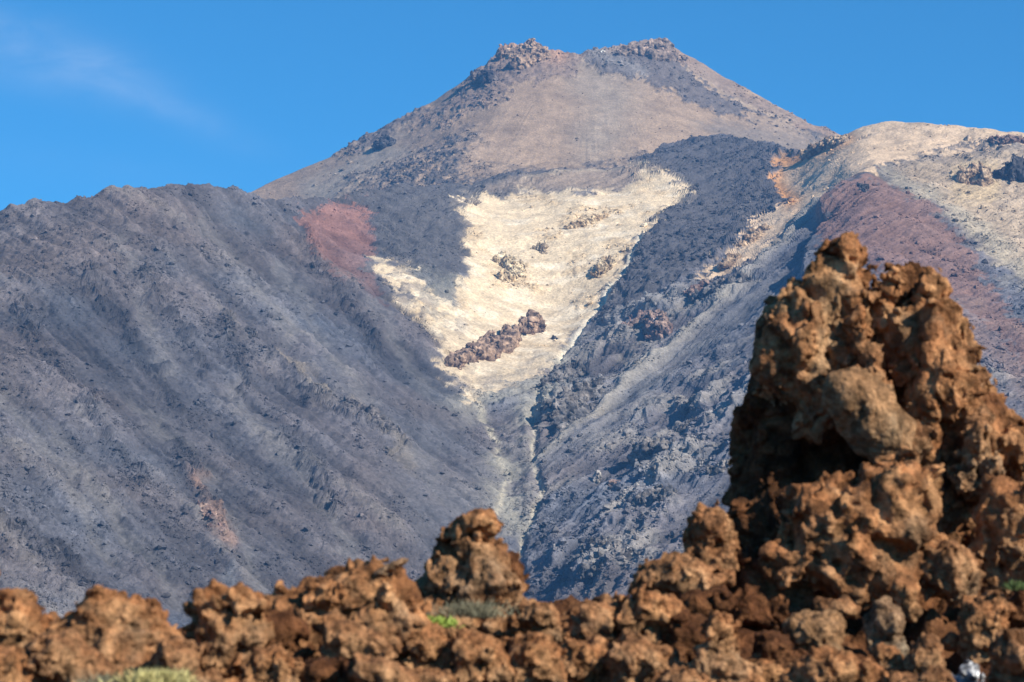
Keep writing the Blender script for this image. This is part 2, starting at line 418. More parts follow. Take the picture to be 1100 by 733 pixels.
def build_layer(name, top, tps, cols, step, nrow, bottom, upper):
    px1 = np.arange(cols[0], cols[1]+.01, step)
    tp = np.interp(px1, [p[0] for p in top], [p[1] for p in top])
    # smooth outline a little then keep
    t = np.linspace(0, 1, nrow)[:, None]
    PY = tp[None]+(bottom-tp[None])*t
    PX = np.repeat(px1[None], nrow, 0)
    Y = tps(PX, PY)
    P = world(PX, PY, Y)
    # ---- fields
    Pf = P.astype(np.float32)
    wx = fbm(Pf/60, 4, 1)*14+fbm(Pf/14, 2, 3)*5; wy = fbm(Pf/60, 4, 5)*14+fbm(Pf/14, 2, 6)*5
    mx, my = PX+wx*1.0, PY+wy*0.9
    big = fbm(Pf/320, 4, 2); med = fbm(Pf/75, 5, 4)
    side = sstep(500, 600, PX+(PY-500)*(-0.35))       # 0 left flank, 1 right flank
    # streaks along the fall lines
    def streak(dirx, diry, lam, seed, stretch=9):
        u = (Pf[..., 0]*diry-Pf[..., 1]*dirx); v = Pf[..., 0]*dirx+Pf[..., 1]*diry
        q = np.stack([u/lam, v/(lam*stretch), np.full_like(u, 0.5)], -1).astype(np.float32)
        return fbm(q, 4, seed, 0.6)
    sl = streak(0.66, -0.75, 55, 2); sr = streak(-0.66, -0.75, 55, 3)
    st = sl*(1-side)+sr*side
    ss = sstep(-15, 40, PX-(925-(PY-190)*.45))
    st = st*(1-ss)+sl*.7*ss
    fs = streak(0.66, -0.75, 15, 6, 16)*(1-side)+streak(-0.66, -0.75, 15, 7, 16)*side
    nf = fbm(Pf/9, 3, 6)+.6*fbm(Pf/30, 3, 2)
    rag = lambda m: sstep(.36, .64, m+.55*nf*(m > .001)*(m < .999))
    # ---- gradients and normals of the smooth form
    def normals(P):
        du = np.gradient(P, axis=1); dv = np.gradient(P, axis=0)
        n = np.cross(dv, du); n /= np.linalg.norm(n, axis=-1, keepdims=True)+1e-9
        n[n[..., 2] < 0] *= -1
        return n
    nrm = normals(P)
    if not upper:
        w = polymask(mx, my, WHITE, 11); w = w*.35+.65*rag(w)
        arm = polymask(PX, PY, [(390, 262), (440, 285), (490, 310), (500, 350), (470, 400), (440, 380), (400, 300)], 14)
        low = polymask(PX, PY, [(455, 370), (520, 400), (600, 372), (600, 430), (500, 450)], 12)
        pat = sstep(-.25, .25, fbm(Pf/np.array((16, 30, 30), np.float32), 4, 4)+.4*nf)
        w = w*(1-.55*arm*(1-pat))*(1-.45*low*(1-pat)); r1 = rag(polymask(mx, my, RED1, 14)); r2 = rag(polymask(mx, my, RED2, 14))
        tan = rag(polymask(mx, my, TAN, 9)); ol = polymask(mx, my, OLIVE, 14); t2 = polymask(mx, my, TAN2, 8); t3 = polymask(mx, my, TAN3, 7)
        lr = rag(polymask(mx, my, LAVA_R, 7)); lm = rag(polymask(PX+wx*1.3, PY+wy*.9, LAVA_M, 10)); cap = polymask(PX+wx*.35, PY+wy*.15, CAP, 4.5); bl = polymask(mx, my, BROWNL, 30)
        tongue = polymask(mx, my, [(442, 292), (470, 300), (490, 300), (486, 330), (478, 360), (466, 345), (455, 318)], 12)
        g = np.exp(-(segdist(PX+wx*.35, PY, GULLY1)/3.4)**2)+np.exp(-(segdist(PX+wx*.35, PY, GULLY2)/2.6)**2)
        ln = np.exp(-(segdist(PX+wx*.2, PY+wy*.2, LINE_R)/5)**2); rl = np.exp(-(segdist(PX+wx*.25, PY, RILL)/2.6)**2)
        gfan = np.exp(-(segdist(mx, my, [(510, 425), (560, 410), (600, 395), (570, 450), (545, 500), (550, 560)])/22)**2)
        # relief (m along the normal)
        D = big*13+med*9
        D += (st*13+fs*4.5)*(1-w)*(1-tan)
        D -= 9*np.exp(-(segdist(PX, PY, [(512, 425), (530, 470), (548, 520), (552, 580), (560, 650), (560, 760)])/22)**2)
        D -= 7*np.exp(-(segdist(PX, PY, GULLY2)/5)**2)
        D += 14*np.exp(-(segdist(PX, PY, [(940, 186), (905, 210), (885, 232)])/8)**2)
        D += 9*ln
        D += 10*np.exp(-(segdist(PX, PY, [(520, 207), (600, 193), (660, 186), (700, 188), (742, 211)])/9)**2)
        D += 12*polymask(mx, my, LAVA_R, 9)+5*polymask(mx, my, LAVA_M, 12)
        sx = PX-np.interp(PY, [196, 238, 268, 300], [918, 885, 871, 862])+med*4
        D += 20*sstep(-5, 5, sx)*np.exp(-np.clip(sx, 0, None)/70)*sstep(196, 225, PY)*(1-sstep(280, 330, PY))
        ck = np.clip(np.exp(-(segdist(PX, PY, [(600, 445), (650, 380), (720, 330), (790, 290)])/30)**2)+np.exp(-(segdist(PX, PY, [(640, 610), (700, 540), (720, 480), (790, 430)])/48)**2), 0, 1)
        D += ck*(fbm(Pf/75, 3, 3, .5, True)*14+(.5-worley(Pf/46, 4))*13)
        D += 12*np.exp(-(segdist(PX, PY, [(655, 350), (700, 340), (640, 400), (600, 440)])/20)**2)*(0.5+med)
        D -= 8*rl
        rough = (0.55-.2*side)+0.3*big+0.35*np.clip(st+.1, -.6, 1)
        rough = np.clip(rough+0.25*bl, 0.15, 1)
        craggy = np.exp(-(segdist(PX, PY, [(600, 440), (650, 380), (720, 330), (790, 300)])/32)**2)+np.exp(-(segdist(PX, PY, [(640, 600), (700, 530), (720, 480), (780, 430)])/45)**2)
        rough = rough+0.35*np.clip(craggy, 0, 1)*sstep(-.2, .3, med)
        for m_, v in ((w, .10), (tan, .16), (r1, .5), (r2, .42), (cap, .04), (lr, .95), (lm, .85), (ol, .45)):
            rough = rough*(1-m_)+v*m_
        wspot = sstep(0.12, 0.4, fbm(Pf/70, 4, 7))*w
        rough = rough+0.45*wspot
        scree = np.exp(-(segdist(PX, PY, [(590, 500), (680, 430), (760, 360), (830, 310)])/16)**2)+np.exp(-(segdist(PX, PY, [(470, 470), (430, 520), (470, 560), (520, 520)])/35)**2)*.7
        rough *= 1-0.6*np.clip(scree, 0, 1)
        RIBS = [[(240, 330), (250, 385), (262, 420)], [(290, 390), (360, 440), (430, 480)], [(150, 300), (185, 345), (215, 400)], [(330, 250), (365, 320), (400, 375)],
                [(90, 290), (140, 360), (190, 440)], [(20, 330), (80, 420), (150, 520)], [(0, 560), (60, 600), (110, 650)], [(190, 480), (235, 560)], [(310, 470), (350, 540)]]
        TRK = [[(300, 290), (345, 370), (420, 470), (500, 560)], [(250, 420), (330, 520), (400, 620)], [(150, 430), (215, 500), (275, 600), (310, 660)], [(60, 470), (130, 560), (190, 640)],
               [(400, 330), (450, 400), (505, 455)], [(0, 420), (60, 500), (120, 600)], [(120, 250), (150, 300), (180, 400)], [(225, 240), (270, 300), (310, 360)]]
        lx_, ly_ = PX+wx*1.2, PY+wy*1.2
        rib = np.max([np.exp(-(segdist(lx_, ly_, r_)/9)**2) for r_ in RIBS], 0); trk = np.max([np.exp(-(segdist(lx_, ly_, r_)/8)**2) for r_ in TRK], 0)
        rib = rib*sstep(-.5, .1, nf)*(1-w); trk = trk*(1-rib)
        rough = np.clip(rough+.6*rib, 0, 1.3)*(1-.65*trk); D += 7*rib-3*trk
        # colour (albedo)
        C = np.empty(P.shape, np.float32); C[:] = (0.086, 0.080, 0.085)
        C = colour_mix(C, np.clip(bl*.8, 0, 1), (0.103, 0.088, 0.084))
        C = C*np.clip(1+0.7*st+0.25*big+.3*med+.55*fs, .42, 2)[..., None]
        hue = fbm(Pf/170, 3, 6)[..., None]; C = C*(1+hue*np.array((.22, .04, -.12), np.float32))
        C = colour_mix(C, np.clip(sstep(0.18, 0.5, st)*.55*sstep(-.4, .3, med), 0, 1), (0.175, 0.155, 0.135))
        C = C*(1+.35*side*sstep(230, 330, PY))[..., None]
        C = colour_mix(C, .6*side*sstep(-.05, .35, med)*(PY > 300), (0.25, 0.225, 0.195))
        C = C*(1-.3*rib)[..., None]; C = colour_mix(C, trk*.5, (0.145, 0.135, 0.127))
        C = colour_mix(C, np.clip(scree*.6, 0, .75), (0.115, 0.113, 0.118))
        C = colour_mix(C, ol*.9, (0.38, 0.288, 0.195)); C = C*(1+.3*med*ol)[..., None]
        C = colour_mix(C, t2*.8, (0.33, 0.28, 0.205)); C = colour_mix(C, t3*.9, (0.40, 0.30, 0.18))
        C = colour_mix(C, gfan*.75*sstep(-.45, .2, med), (0.27, 0.25, 0.20))
        C = colour_mix(C, np.clip(g*.95, 0, .9)*sstep(-.55, .05, fbm(Pf/12, 3, 5)), (0.36, 0.32, 0.245))
        C = colour_mix(C, ln*.75, (0.30, 0.265, 0.215))
        C = colour_mix(C, lm*.92, (0.085, 0.079, 0.078)); C = colour_mix(C, lr*.95, (0.074, 0.069, 0.071))
        C = colour_mix(C, tongue*.6, (0.20, 0.195, 0.165))
        C = colour_mix(C, r1*(.78-.5*sstep(240, 315, PY)), (0.25, 0.122, 0.09)); C = C*(1+.5*med*r1)[..., None]
        C = colour_mix(C, r2*.72, (0.20, 0.108, 0.078)); C = C*(1+.25*st*r2)[..., None]
        pink = np.exp(-(segdist(PX, PY, [(960, 300), (1040, 350), (1110, 420)])/18)**2)
        C = colour_mix(C, pink*.65*(1-r2), (0.20, 0.13, 0.105))
        cream = np.array((0.60, 0.47, 0.305), np.float32)*(1-0.0*PY[..., None])
        floor = sstep(290, 380, PY)[..., None]
        cream = cream*(1-floor)+np.array((0.51, 0.40, 0.265), np.float32)*floor
        pale = sstep(0.0, .45, fbm(Pf/np.array((50, 25, 25), np.float32), 4, 6))[..., None]
        cream = cream*(1-pale*.7)+np.array((0.70, 0.59, 0.43), np.float32)*pale*.7
        cream = cream*(1-wspot[..., None]*.45)+np.array((0.46, 0.32, 0.17), np.float32)*wspot[..., None]*.45
        C = C*(1-w[..., None]*.97)+cream*w[..., None]*.97
        edge = np.exp(-(segdist(PX, PY, [(850, 216), (832, 199), (836, 180), (868, 163), (905, 148)])/12)**2)
        tcol = np.array((0.53, 0.385, 0.25), np.float32)+edge[..., None]*np.array((-.10, -.17, -.17), np.float32)
        tcol = tcol*(1+.22*med+.12*big)[..., None]
        C = C*(1-tan[..., None]*.95)+tcol*tan[..., None]*.95
        C = colour_mix(C, rl*.85, (0.66, 0.60, 0.47))
        C = colour_mix(C, cap*.97, (0.225, 0.172, 0.13))
        C = colour_mix(C, np.exp(-(segdist(PX, PY, [(560, 201), (600, 194), (640, 187), (677, 184)])/1.8)**2)*.6, (0.36, 0.29, 0.21))
        C = colour_mix(C, np.exp(-(segdist(mx, my, [(375, 430), (410, 465), (440, 500)])/7)**2)*.35, (.22, .18, .13))
        C = colour_mix(C, np.exp(-(segdist(mx, my, [(215, 520), (232, 555), (245, 580)])/9)**2)*.6*sstep(-.2, .4, med), (.27, .165, .115))
        C = colour_mix(C, np.exp(-(segdist(mx, my, [(245, 610), (262, 640), (275, 665)])/7)**2)*.6, (.125, .13, .14))
        C = colour_mix(C, np.exp(-(segdist(mx, my, [(300, 370), (322, 405), (350, 425)])/9)**2)*.4*sstep(-.3, .3, med), (.30, .24, .16))
    else:
        sl_ = rag(polymask(mx, my, SUMMIT_L, 9)); sr_ = rag(polymask(mx, my, SUMMIT_R, 6)); fl = polymask(PX+wx*1.5, PY+wy*1.3, UL_FLOW, 16)*sstep(-.7, .3, nf); bd = polymask(mx, my, UL_BAND, 5)
        rr = polymask(mx, my, RIM_R, 3); gp = polymask(mx, my, GREYPATCH, 8)
        D = big*9+med*3+polymask(mx, my, UL_FLOW, 14)*5+polymask(mx, my, SUMMIT_R, 8)*6+bd*5+polymask(mx, my, SUMMIT_L, 9)*4
        rough = 0.14+.9*np.clip(fl+bd, 0, 1)+.75*np.clip(sl_+sr_, 0, 1)+.3*rr
        rough = np.clip(rough+.12*big, .08, 1)
        C = np.empty(P.shape, np.float32); C[:] = (0.295, 0.208, 0.138)
        th = np.arctan2(PX-635, PY-0.0)
        rad = fbm(np.stack([th*9+med*.08, np.hypot(PX-635, PY-20)/260, 0*th], -1).astype(np.float32), 4, 3, .6)
        rad = rad*sstep(70, 150, np.hypot(PX-635, PY-20)); D = D+rad*2.5; rough = rough+.12*np.clip(rad, 0, 1)
        C = C*np.clip(1+.20*rad, .5, 1.6)[..., None]
        C = C*(1+.22*med+.25*big)[..., None]
        C = colour_mix(C, np.exp(-(segdist(mx, my, [(640, 80), (660, 110), (640, 150)])/30)**2)*.5, (0.25, 0.215, 0.17))
        C = colour_mix(C, np.exp(-(segdist(mx, my, [(420, 160), (340, 205)])/20)**2)*.5, (0.27, 0.25, 0.21))
        C = colour_mix(C, np.exp(-(segdist(mx, my, [(740, 70), (800, 108), (850, 130)])/9)**2)*.55, (0.27, 0.225, 0.165))
        C = colour_mix(C, sl_*.75, (0.165, 0.12, 0.095)); C = colour_mix(C, sr_*.88, (0.10, 0.087, 0.083))
        C = colour_mix(C, rr*.6, (0.19, 0.13, 0.10))
        C = colour_mix(C, fl*.95, (0.085, 0.077, 0.075)); C = colour_mix(C, bd*.8, (0.08, 0.07, 0.07)); C = colour_mix(C, gp*.55, (0.13, 0.12, 0.11))
        C = colour_mix(C, np.exp(-(segdist(PX, PY, [(540, 52), (574, 47), (600, 58)])/11)**2)*.75, (0.36, 0.21, 0.13))
        C = colour_mix(C, np.exp(-(segdist(PX, PY, [(650, 54), (700, 45), (716, 48)])/6)**2)*.45, (0.34, 0.24, 0.17))
        C = colour_mix(C, np.exp(-(segdist(PX, PY, [(640, 58), (660, 66), (690, 78)])/7)**2)*.35, (0.27, 0.25, 0.23))
        crest = np.exp(-(segdist(PX, PY, [(540, 50), (590, 52)])/10)**2)+np.exp(-(segdist(PX, PY, [(640, 55), (720, 46)])/9)**2)
        D = D+crest*8*fbm(Pf/22, 3, 2, ridged=True)
    # ---- rocky roughness
    taper = 1.0
    ds = np.linalg.norm(np.gradient(P, axis=0), axis=-1)
    att = lambda lam: 1-sstep(.3*lam, .75*lam, ds)
    R = (0.55-worley(Pf/24, 2))*7.5*att(24)+(0.5-worley(Pf/11, 5))*4.6*att(11)+(0.5-worley(Pf/5.2, 7))*2.6*att(6)
    R = R+fbm(Pf/32, 2, 3, .62, True)*2.6*att(20)+fbm(Pf/9, 3, 6, .62, True)*1.6*att(7)
    D = D+R*rough*1.35
    C = C*np.clip(1+0.16*fbm(Pf/9, 3, 4)*(.4+rough)[...], .5, 1.6)[..., None]
    P2 = P+nrm*D[..., None]
    # ---- ground hidden behind the crest
    back = []
    tops = P2[0]; rows = [(60, -14), (200, -75), (500, -230), (1000, -480)]
    for dy, dz in rows[::-1]:
        q = tops.copy(); q[:, 1] += dy; q[:, 0] *= (1+dy/Y[0]); q[:, 2] += dz; back.append(q)
    ALL = np.concatenate([np.array(back), P2], 0)
    CA = np.concatenate([np.repeat(C[:1], len(rows), 0), C], 0)
    nr, nc = ALL.shape[:2]
    me = mesh_np(name, ALL.reshape(-1, 3), grid_faces(nr, nc)[:, ::-1], np.clip(CA.reshape(-1, 3), .01, .9), False)
    o = link(name, me, M_TERR); tag(o, kind='structure')
    return dict(P=P2, C=C, rough=rough, px=PX, py=PY, n=nrm)

LOW = build_layer('mountain_slope', TOP_LOW, TL, (-280, 1380), 1.0, 600, 765, False)
UP = build_layer('mountain_summit', TOP_UP, TU, (150, 1050), 1.0, 210, 275, True)
print('terrain', time.time()-T0)

# ------------------------------------------------------------------ loose lava rubble on the slopes (uncountable)
def icosa():
    t = (1+5**.5)/2
    v = np.array([(-1, t, 0), (1, t, 0), (-1, -t, 0), (1, -t, 0), (0, -1, t), (0, 1, t), (0, -1, -t), (0, 1, -t), (t, 0, -1), (t, 0, 1), (-t, 0, -1), (-t, 0, 1)], float)
    f = np.array([(0, 11, 5), (0, 5, 1), (0, 1, 7), (0, 7, 10), (0, 10, 11), (1, 5, 9), (5, 11, 4), (11, 10, 2), (10, 7, 6), (7, 1, 8), (3, 9, 4), (3, 4, 2), (3, 2, 6),
                  (3, 6, 8), (3, 8, 9), (4, 9, 5), (2, 4, 11), (6, 2, 10), (8, 6, 7), (9, 8, 1)])
    return v/np.linalg.norm(v[0]), f
def scatter(L, n, pxr, pyr, smin, smax, power):
    m = (L['px'] > pxr[0]) & (L['px'] < pxr[1]) & (L['py'] > pyr[0]) & (L['py'] < pyr[1])
    idx = np.flatnonzero(m.ravel())
    cl = fbm((L['P'].reshape(-1, 3)[idx]/38).astype(np.float32), 3, 5)
    w = np.clip(L['rough'].ravel()[idx], .05, 1.3)**1.7*np.exp(cl*4.2); w /= w.sum()
    pick = rng.choice(idx, n, p=w)
    c = L['P'].reshape(-1, 3)[pick]; col = L['C'].reshape(-1, 3)[pick]
    size = smin*(1-rng.random(n))**(-1/power); size = np.minimum(size, smax)
    return c, col, size
def rubble(name, parts):
    c = np.concatenate([p[0] for p in parts]); col = np.concatenate([p[1] for p in parts]); s = np.concatenate([p[2] for p in parts])
    n = len(c); v0, f0 = icosa()
    V = v0[None]*(1+rng.uniform(-.38, .38, (n, 12, 1)))
    V = V*rng.uniform(.65, 1.25, (n, 1, 3))*np.array((1, 1, .85))
    a = rng.uniform(0, 6.28, n); ca, sa = np.cos(a)[:, None], np.sin(a)[:, None]
    V = np.stack([V[..., 0]*ca-V[..., 1]*sa, V[..., 0]*sa+V[..., 1]*ca, V[..., 2]], -1)
    V = V*s[:, None, None]+c[:, None]+np.array((0, 0, .25))*s[:, None, None]
    F = f0[None]+(np.arange(n)*12)[:, None, None]
    cc = np.repeat((col*rng.uniform(.6, 1.35, (n, 1)))[:, None], 12, 1)
    me = mesh_np(name, V.reshape(-1, 3), F.reshape(-1, 3), np.clip(cc.reshape(-1, 3), .01, .8))
    return tag(link(name, me, M_TERR), kind='stuff')
rubble('scree', [scatter(LOW, 26000, (-120, 560), (120, 700), .8, 4.6, 3.0), scatter(LOW, 24000, (560, 1220), (120, 700), 1.0, 5.5, 2.6), scatter(UP, 6000, (230, 930), (30, 235), 1.2, 5, 2.6)])
print('rubble', time.time()-T0)

# ------------------------------------------------------------------ rock outcrops on the mountain
def crag(label, lumps, cols, name='rock_outcrop', upper=False, seed=1, size=None, depth=0.8, cat='outcrop'):
    """lumps: (px, py, half width px, half height px)"""
    px = np.array([l[0] for l in lumps], float); py = np.array([l[1] for l in lumps], float)
    L = UP if upper else LOW
    pts = []
    for l in lumps:
        ey = l[1]+l[3]*.55
        j = int(np.clip(np.abs(L['px'][0]-l[0]).argmin(), 0, L['px'].shape[1]-1)); i = np.abs(L['py'][:, j]-ey).argmin()
        Yd = L['P'][i, j, 1]; pts.append((world(l[0], l[1], Yd), l[2]*MPP(Yd), l[3]*MPP(Yd)))
    dense = [pts[0]]
    for a_, b_ in zip(pts[:-1], pts[1:]):
        gap = np.linalg.norm(b_[0]-a_[0]); m_ = int(min(8, max(1, math.ceil(gap/(.75*min(a_[1], b_[1], a_[2]*1.3, b_[2]*1.3))))))
        for k_ in range(1, m_+1):
            f_ = k_/m_; dense.append(tuple(a_[q]*(1-f_)+b_[q]*f_ for q in range(3)))
    pts = dense
    o0 = np.mean([p[0] for p in pts], 0)
    LL = []
    for p, rx, rz in pts:
        c = p-o0; LL.append((c[0], c[1], c[2]-.45*rz, rx*1.25, max(rx, rz)*depth*1.2, rz*1.25, 0))
    ext = max(max(abs(l[0])+l[3] for l in LL), max(abs(l[2])+l[5] for l in LL))
    sz = size or np.mean([min(l[3], l[5]) for l in LL])*2.0
    h = max(0.9, ext/38)
    me = bpy.data.meshes.new(name)
    def fin(r):
        V, F, t = r
        f = fbm((V/(sz*.5)).astype(np.float32), 3, seed)[:, None]; f = np.clip(f*1.3+.5, 0, 1)
        mesh_np(me, V, F, (np.array(cols[0])*(1-f)+np.array(cols[1])*f)*t[:, None])
    JOBS.append((lambda: rock_sdf(LL, h, sz, seed, clast=sz*.2, clast_s=sz*.55, rough=sz*.14, warp=.2, k=.7), fin))
    return tag(link(name, me, M_CRAG, loc=o0), label, cat)
BR = ((0.17, 0.115, 0.085), (0.38, 0.255, 0.17)); GR = ((0.08, 0.077, 0.078), (0.21, 0.185, 0.165)); TN = ((0.22, 0.15, 0.10), (0.46, 0.33, 0.21)); DK = ((0.05, 0.048, 0.05), (0.10, 0.09, 0.088))
RK = ((0.16, 0.10, 0.085), (0.30, 0.21, 0.165))
CR = ((0.42, 0.30, 0.17), (0.66, 0.54, 0.36)); WT = ((0.55, 0.5, 0.42), (0.75, 0.7, 0.6))
crag('long jagged brown outcrop lying across the foot of the white hollow', [(480, 390, 5, 3), (494, 385, 7, 5), (508, 377, 11, 8), (519, 380, 11, 9), (529, 367, 9, 8), (541, 373, 9, 5), (549, 357, 8, 10)], BR, seed=3)
crag('short brown block just right of the long brown outcrop in the white hollow', [(564, 352, 6, 6), (574, 347, 8, 11)], BR, seed=4)
crag('grey crag with a wide shadowed left face beside the dry gully', [(590, 450, 12, 14), (606, 440, 13, 20), (624, 428, 12, 17), (640, 418, 9, 9), (612, 460, 12, 9)], GR, seed=5)
crag('reddish crag on the grey slope right of the white hollow, throwing a dark shadow', [(672, 358, 10, 8), (690, 350, 9, 12), (700, 342, 10, 12), (712, 356, 10, 10)], RK, seed=6)
crag('small pink topped crag at the upper end of the rocky rib', [(740, 320, 8, 6), (752, 312, 9, 8)], RK, seed=7)
crag('craggy grey outcrop low on the right slope, with pale broken top', [(622, 600, 10, 9), (640, 592, 11, 13), (658, 590, 11, 12), (674, 600, 9, 8), (642, 612, 16, 6)], GR, seed=8)
crag('broad flat grey outcrop on the bluish slope above two small pillars', [(690, 490, 13, 9), (708, 483, 12, 11), (722, 494, 11, 8)], GR, seed=9)
crag('low lumpy grey outcrop under the broad flat one', [(690, 540, 14, 8), (708, 532, 14, 9), (724, 540, 10, 8)], GR, seed=10)
crag('tiny upright pale pillar, left one of two on the bluish slope', [(641, 510, 4, 7)], ((.25, .23, .21), (.4, .36, .32)), name='rock_pillar', seed=11, cat='rock pillar')
crag('tiny upright pale pillar, right one of two on the bluish slope', [(685, 524, 4, 8)], ((.25, .23, .21), (.4, .36, .32)), name='rock_pillar', seed=12, cat='rock pillar')
crag('small round topped reddish knob between the two tiny pale pillars', [(659, 523, 9, 7)], RK, seed=13)
crag('long grey crag under the pale crest line, left of the reddish spur', [(752, 318, 9, 7), (768, 314, 11, 9), (786, 308, 10, 8), (800, 302, 9, 7)], GR, seed=14)
crag('orange brown crag standing alone in the tan hollow at the upper right', [(1035, 191, 8, 8), (1047, 186, 9, 11), (1057, 194, 7, 9)], TN, seed=15)
crag('dark grey crag at the right edge above the olive slope', [(1082, 186, 9, 12), (1098, 182, 12, 13), (1112, 186, 12, 12)], DK, seed=16)
crag('low pinkish rocks near the skyline of the tan shoulder at the right edge', [(1068, 151, 8, 4), (1083, 152, 10, 6), (1098, 153, 8, 4)], RK, seed=17)
crag('row of orange brown rocks on the left rim of the tan shoulder', [(868, 167, 7, 4), (881, 160, 8, 5), (894, 155, 8, 6), (908, 151, 6, 4)], TN, seed=18)
crag('small dark knob on the crest of the reddish spur', [(925, 203, 6, 7), (933, 211, 4, 4)], DK, seed=19)
crag('narrow dark rib standing out of the left slope', [(246, 342, 4, 10), (245, 360, 4, 13)], DK, seed=20)
crag('small dark outcrop just right of the narrow dark rib on the left slope', [(262, 362, 6, 6), (271, 360, 6, 5)], DK, seed=21)
crag('dark shadowed knob high on the left slope below its brown crest', [(150, 296, 8, 6), (157, 291, 6, 6)], DK, seed=22)
crag('scattered reddish outcrop low on the left slope', [(215, 545, 5, 7), (226, 556, 6, 8), (237, 572, 6, 6), (222, 535, 4, 4)], RK, seed=23)
crag('dark broken outcrop in the middle of the left slope', [(385, 440, 8, 6), (400, 450, 9, 8), (415, 462, 9, 8), (428, 470, 7, 6)], ((.07, .066, .07), (.16, .14, .13)), seed=24)
crag('small dark outcrop near the left edge above the foreground rocks', [(18, 562, 6, 7), (30, 572, 6, 5)], DK, seed=25)
crag('dark block lying right of the small outcrop near the left edge', [(55, 590, 7, 6), (64, 594, 5, 5)], DK, seed=26)
crag('yellowish rock cluster in the left half of the white hollow', [(538, 275, 8, 5), (549, 283, 9, 7), (556, 291, 6, 5), (543, 298, 7, 5)], CR, seed=27)
crag('dark dotted rock in the middle of the white hollow', [(578, 266, 6, 5), (584, 270, 4, 4)], ((.24, .18, .12), (.42, .33, .22)), seed=28)
crag('yellowish rock band under the upper rim of the white hollow', [(613, 245, 7, 4), (626, 240, 7, 5), (638, 236, 6, 4), (650, 232, 6, 3)], ((.3, .2, .11), (.55, .42, .26)), seed=29)
crag('small ochre rock heap near the right side of the white hollow', [(645, 287, 6, 5), (653, 281, 6, 6), (640, 294, 5, 4)], ((.36, .25, .14), (.58, .46, .3)), seed=30)
crag('small dark crag at the upper left corner of the white hollow', [(503, 219, 7, 4), (512, 217, 4, 3)], ((.17, .13, .1), (.4, .33, .25)), seed=31)
crag('craggy orange brown left summit of the cone', [(546, 57, 8, 6), (560, 54, 8, 5), (574, 51, 8, 6), (585, 57, 7, 5), (556, 68, 9, 6)], ((.17, .115, .08), (.37, .25, .16)), upper=True, seed=32)
crag('craggy right summit of the cone, its highest point', [(664, 58, 5, 3), (676, 54, 6, 4), (688, 54, 7, 6), (701, 47, 5, 4), (711, 45, 5, 4), (720, 52, 5, 4), (702, 60, 8, 7), (735, 62, 5, 4)], ((.15, .115, .09), (.32, .23, .17)), upper=True, seed=33)
crag('dark crag under the left summit of the cone', [(515, 82, 7, 6), (527, 84, 8, 6)], ((.06, .05, .05), (.14, .11, .09)), upper=True, seed=34)
crag('bright whitish rock in the notch left of the right summit', [(648, 56, 3, 2.6)], WT, upper=True, seed=35, cat='rock', name='rock')
crag('dark outcrop on the left shoulder of the cone', [(408, 156, 6, 5), (418, 152, 7, 5)], DK, upper=True, seed=36)
crag('dark blue shaded outcrop at the right foot of the white hollow', [(590, 415, 9, 8), (604, 404, 9, 8), (620, 395, 8, 7)], GR, seed=37)
crag('squat grey outcrop on the bluish slope by the foreground tower', [(745, 437, 9, 7), (758, 432, 8, 7)], GR, seed=38)
crag('low grey outcrop below the squat one, left of the foreground tower', [(735, 462, 9, 7), (748, 456, 8, 6)], GR, seed=39)
crag('grey outcrop low on the slope beside the left foot of the foreground tower', [(770, 505, 9, 7), (782, 498, 8, 6)], GR, seed=40)
crag('pale tan crag on the diagonal ridge, just below the left rim of the tan shoulder', [(822, 246, 7, 5), (810, 254, 7, 5), (800, 262, 6, 5)], TN, seed=41)
crag('small tan rock group on the pale diagonal ridge left of the reddish spur', [(790, 276, 6, 5), (778, 283, 7, 5)], TN, seed=42)
crag('little dark rock on the white hollow floor right of the brown blocks', [(596, 361, 3.2, 2.4)], DK, seed=43, cat='rock', name='rock')
print('crags', time.time()-T0)

# ------------------------------------------------------------------ foreground lava rocks
def fg(name, label, dist, lumps, mat, seed, cat='rock', parent=None, h=0.018, clast=.07, clast_s=.28, rough=.036, warp=.15, cav=.03, k=.26, size=None, origin=None, strata=0.0):
    """lumps: (px, py, half width px, half height px, depth offset m, depth radius m or None, tilt deg)"""
    LL = []
    base = world(lumps[0][0], lumps[0][1], dist) if origin is None else origin
    for l in lumps:
        l = tuple(l)+(0, None, 0)[len(l)-4:]
        Yd = dist+(l[4] or 0); p = world(l[0], l[1], Yd)-base; m = MPP(Yd)
        g_ = 1.0 if parent is not None else 1.12
        rx, rz = l[2]*m*g_, l[3]*m*g_
        ry = l[5] if l[5] else .5*(rx+rz)*.95
        LL.append((p[0], p[1], p[2], rx, ry, rz, RAD(l[6])))
    sz = size or float(np.mean([min(l[3], l[5])*2 for l in LL]))
    sc = min(1.0, sz/0.55)
    kw = dict(clast=clast*sc, clast_s=clast_s*max(sc, .4), rough=rough*sc, warp=warp, cav=cav*sc, k=k, strata=strata)
    me = bpy.data.meshes.new(name)
    def fin(r): V, F, t = r; mesh_np(me, V, F, np.repeat(t[:, None], 3, 1), True)
    JOBS.append((lambda: rock_sdf(LL, h, sz, seed, **kw), fin))
    if parent is not None: o = link(name, me, mat, parent, base-np.array(parent.location))
    else: o = link(name, me, mat, None, base)
    if label and parent is None: tag(o, label, cat)
    return o
def empty(name, loc, label, cat, group=None):
    o = bpy.data.objects.new(name, None); COL.objects.link(o); o.location = loc; o.empty_display_size = .3
    return tag(o, label, cat, group)

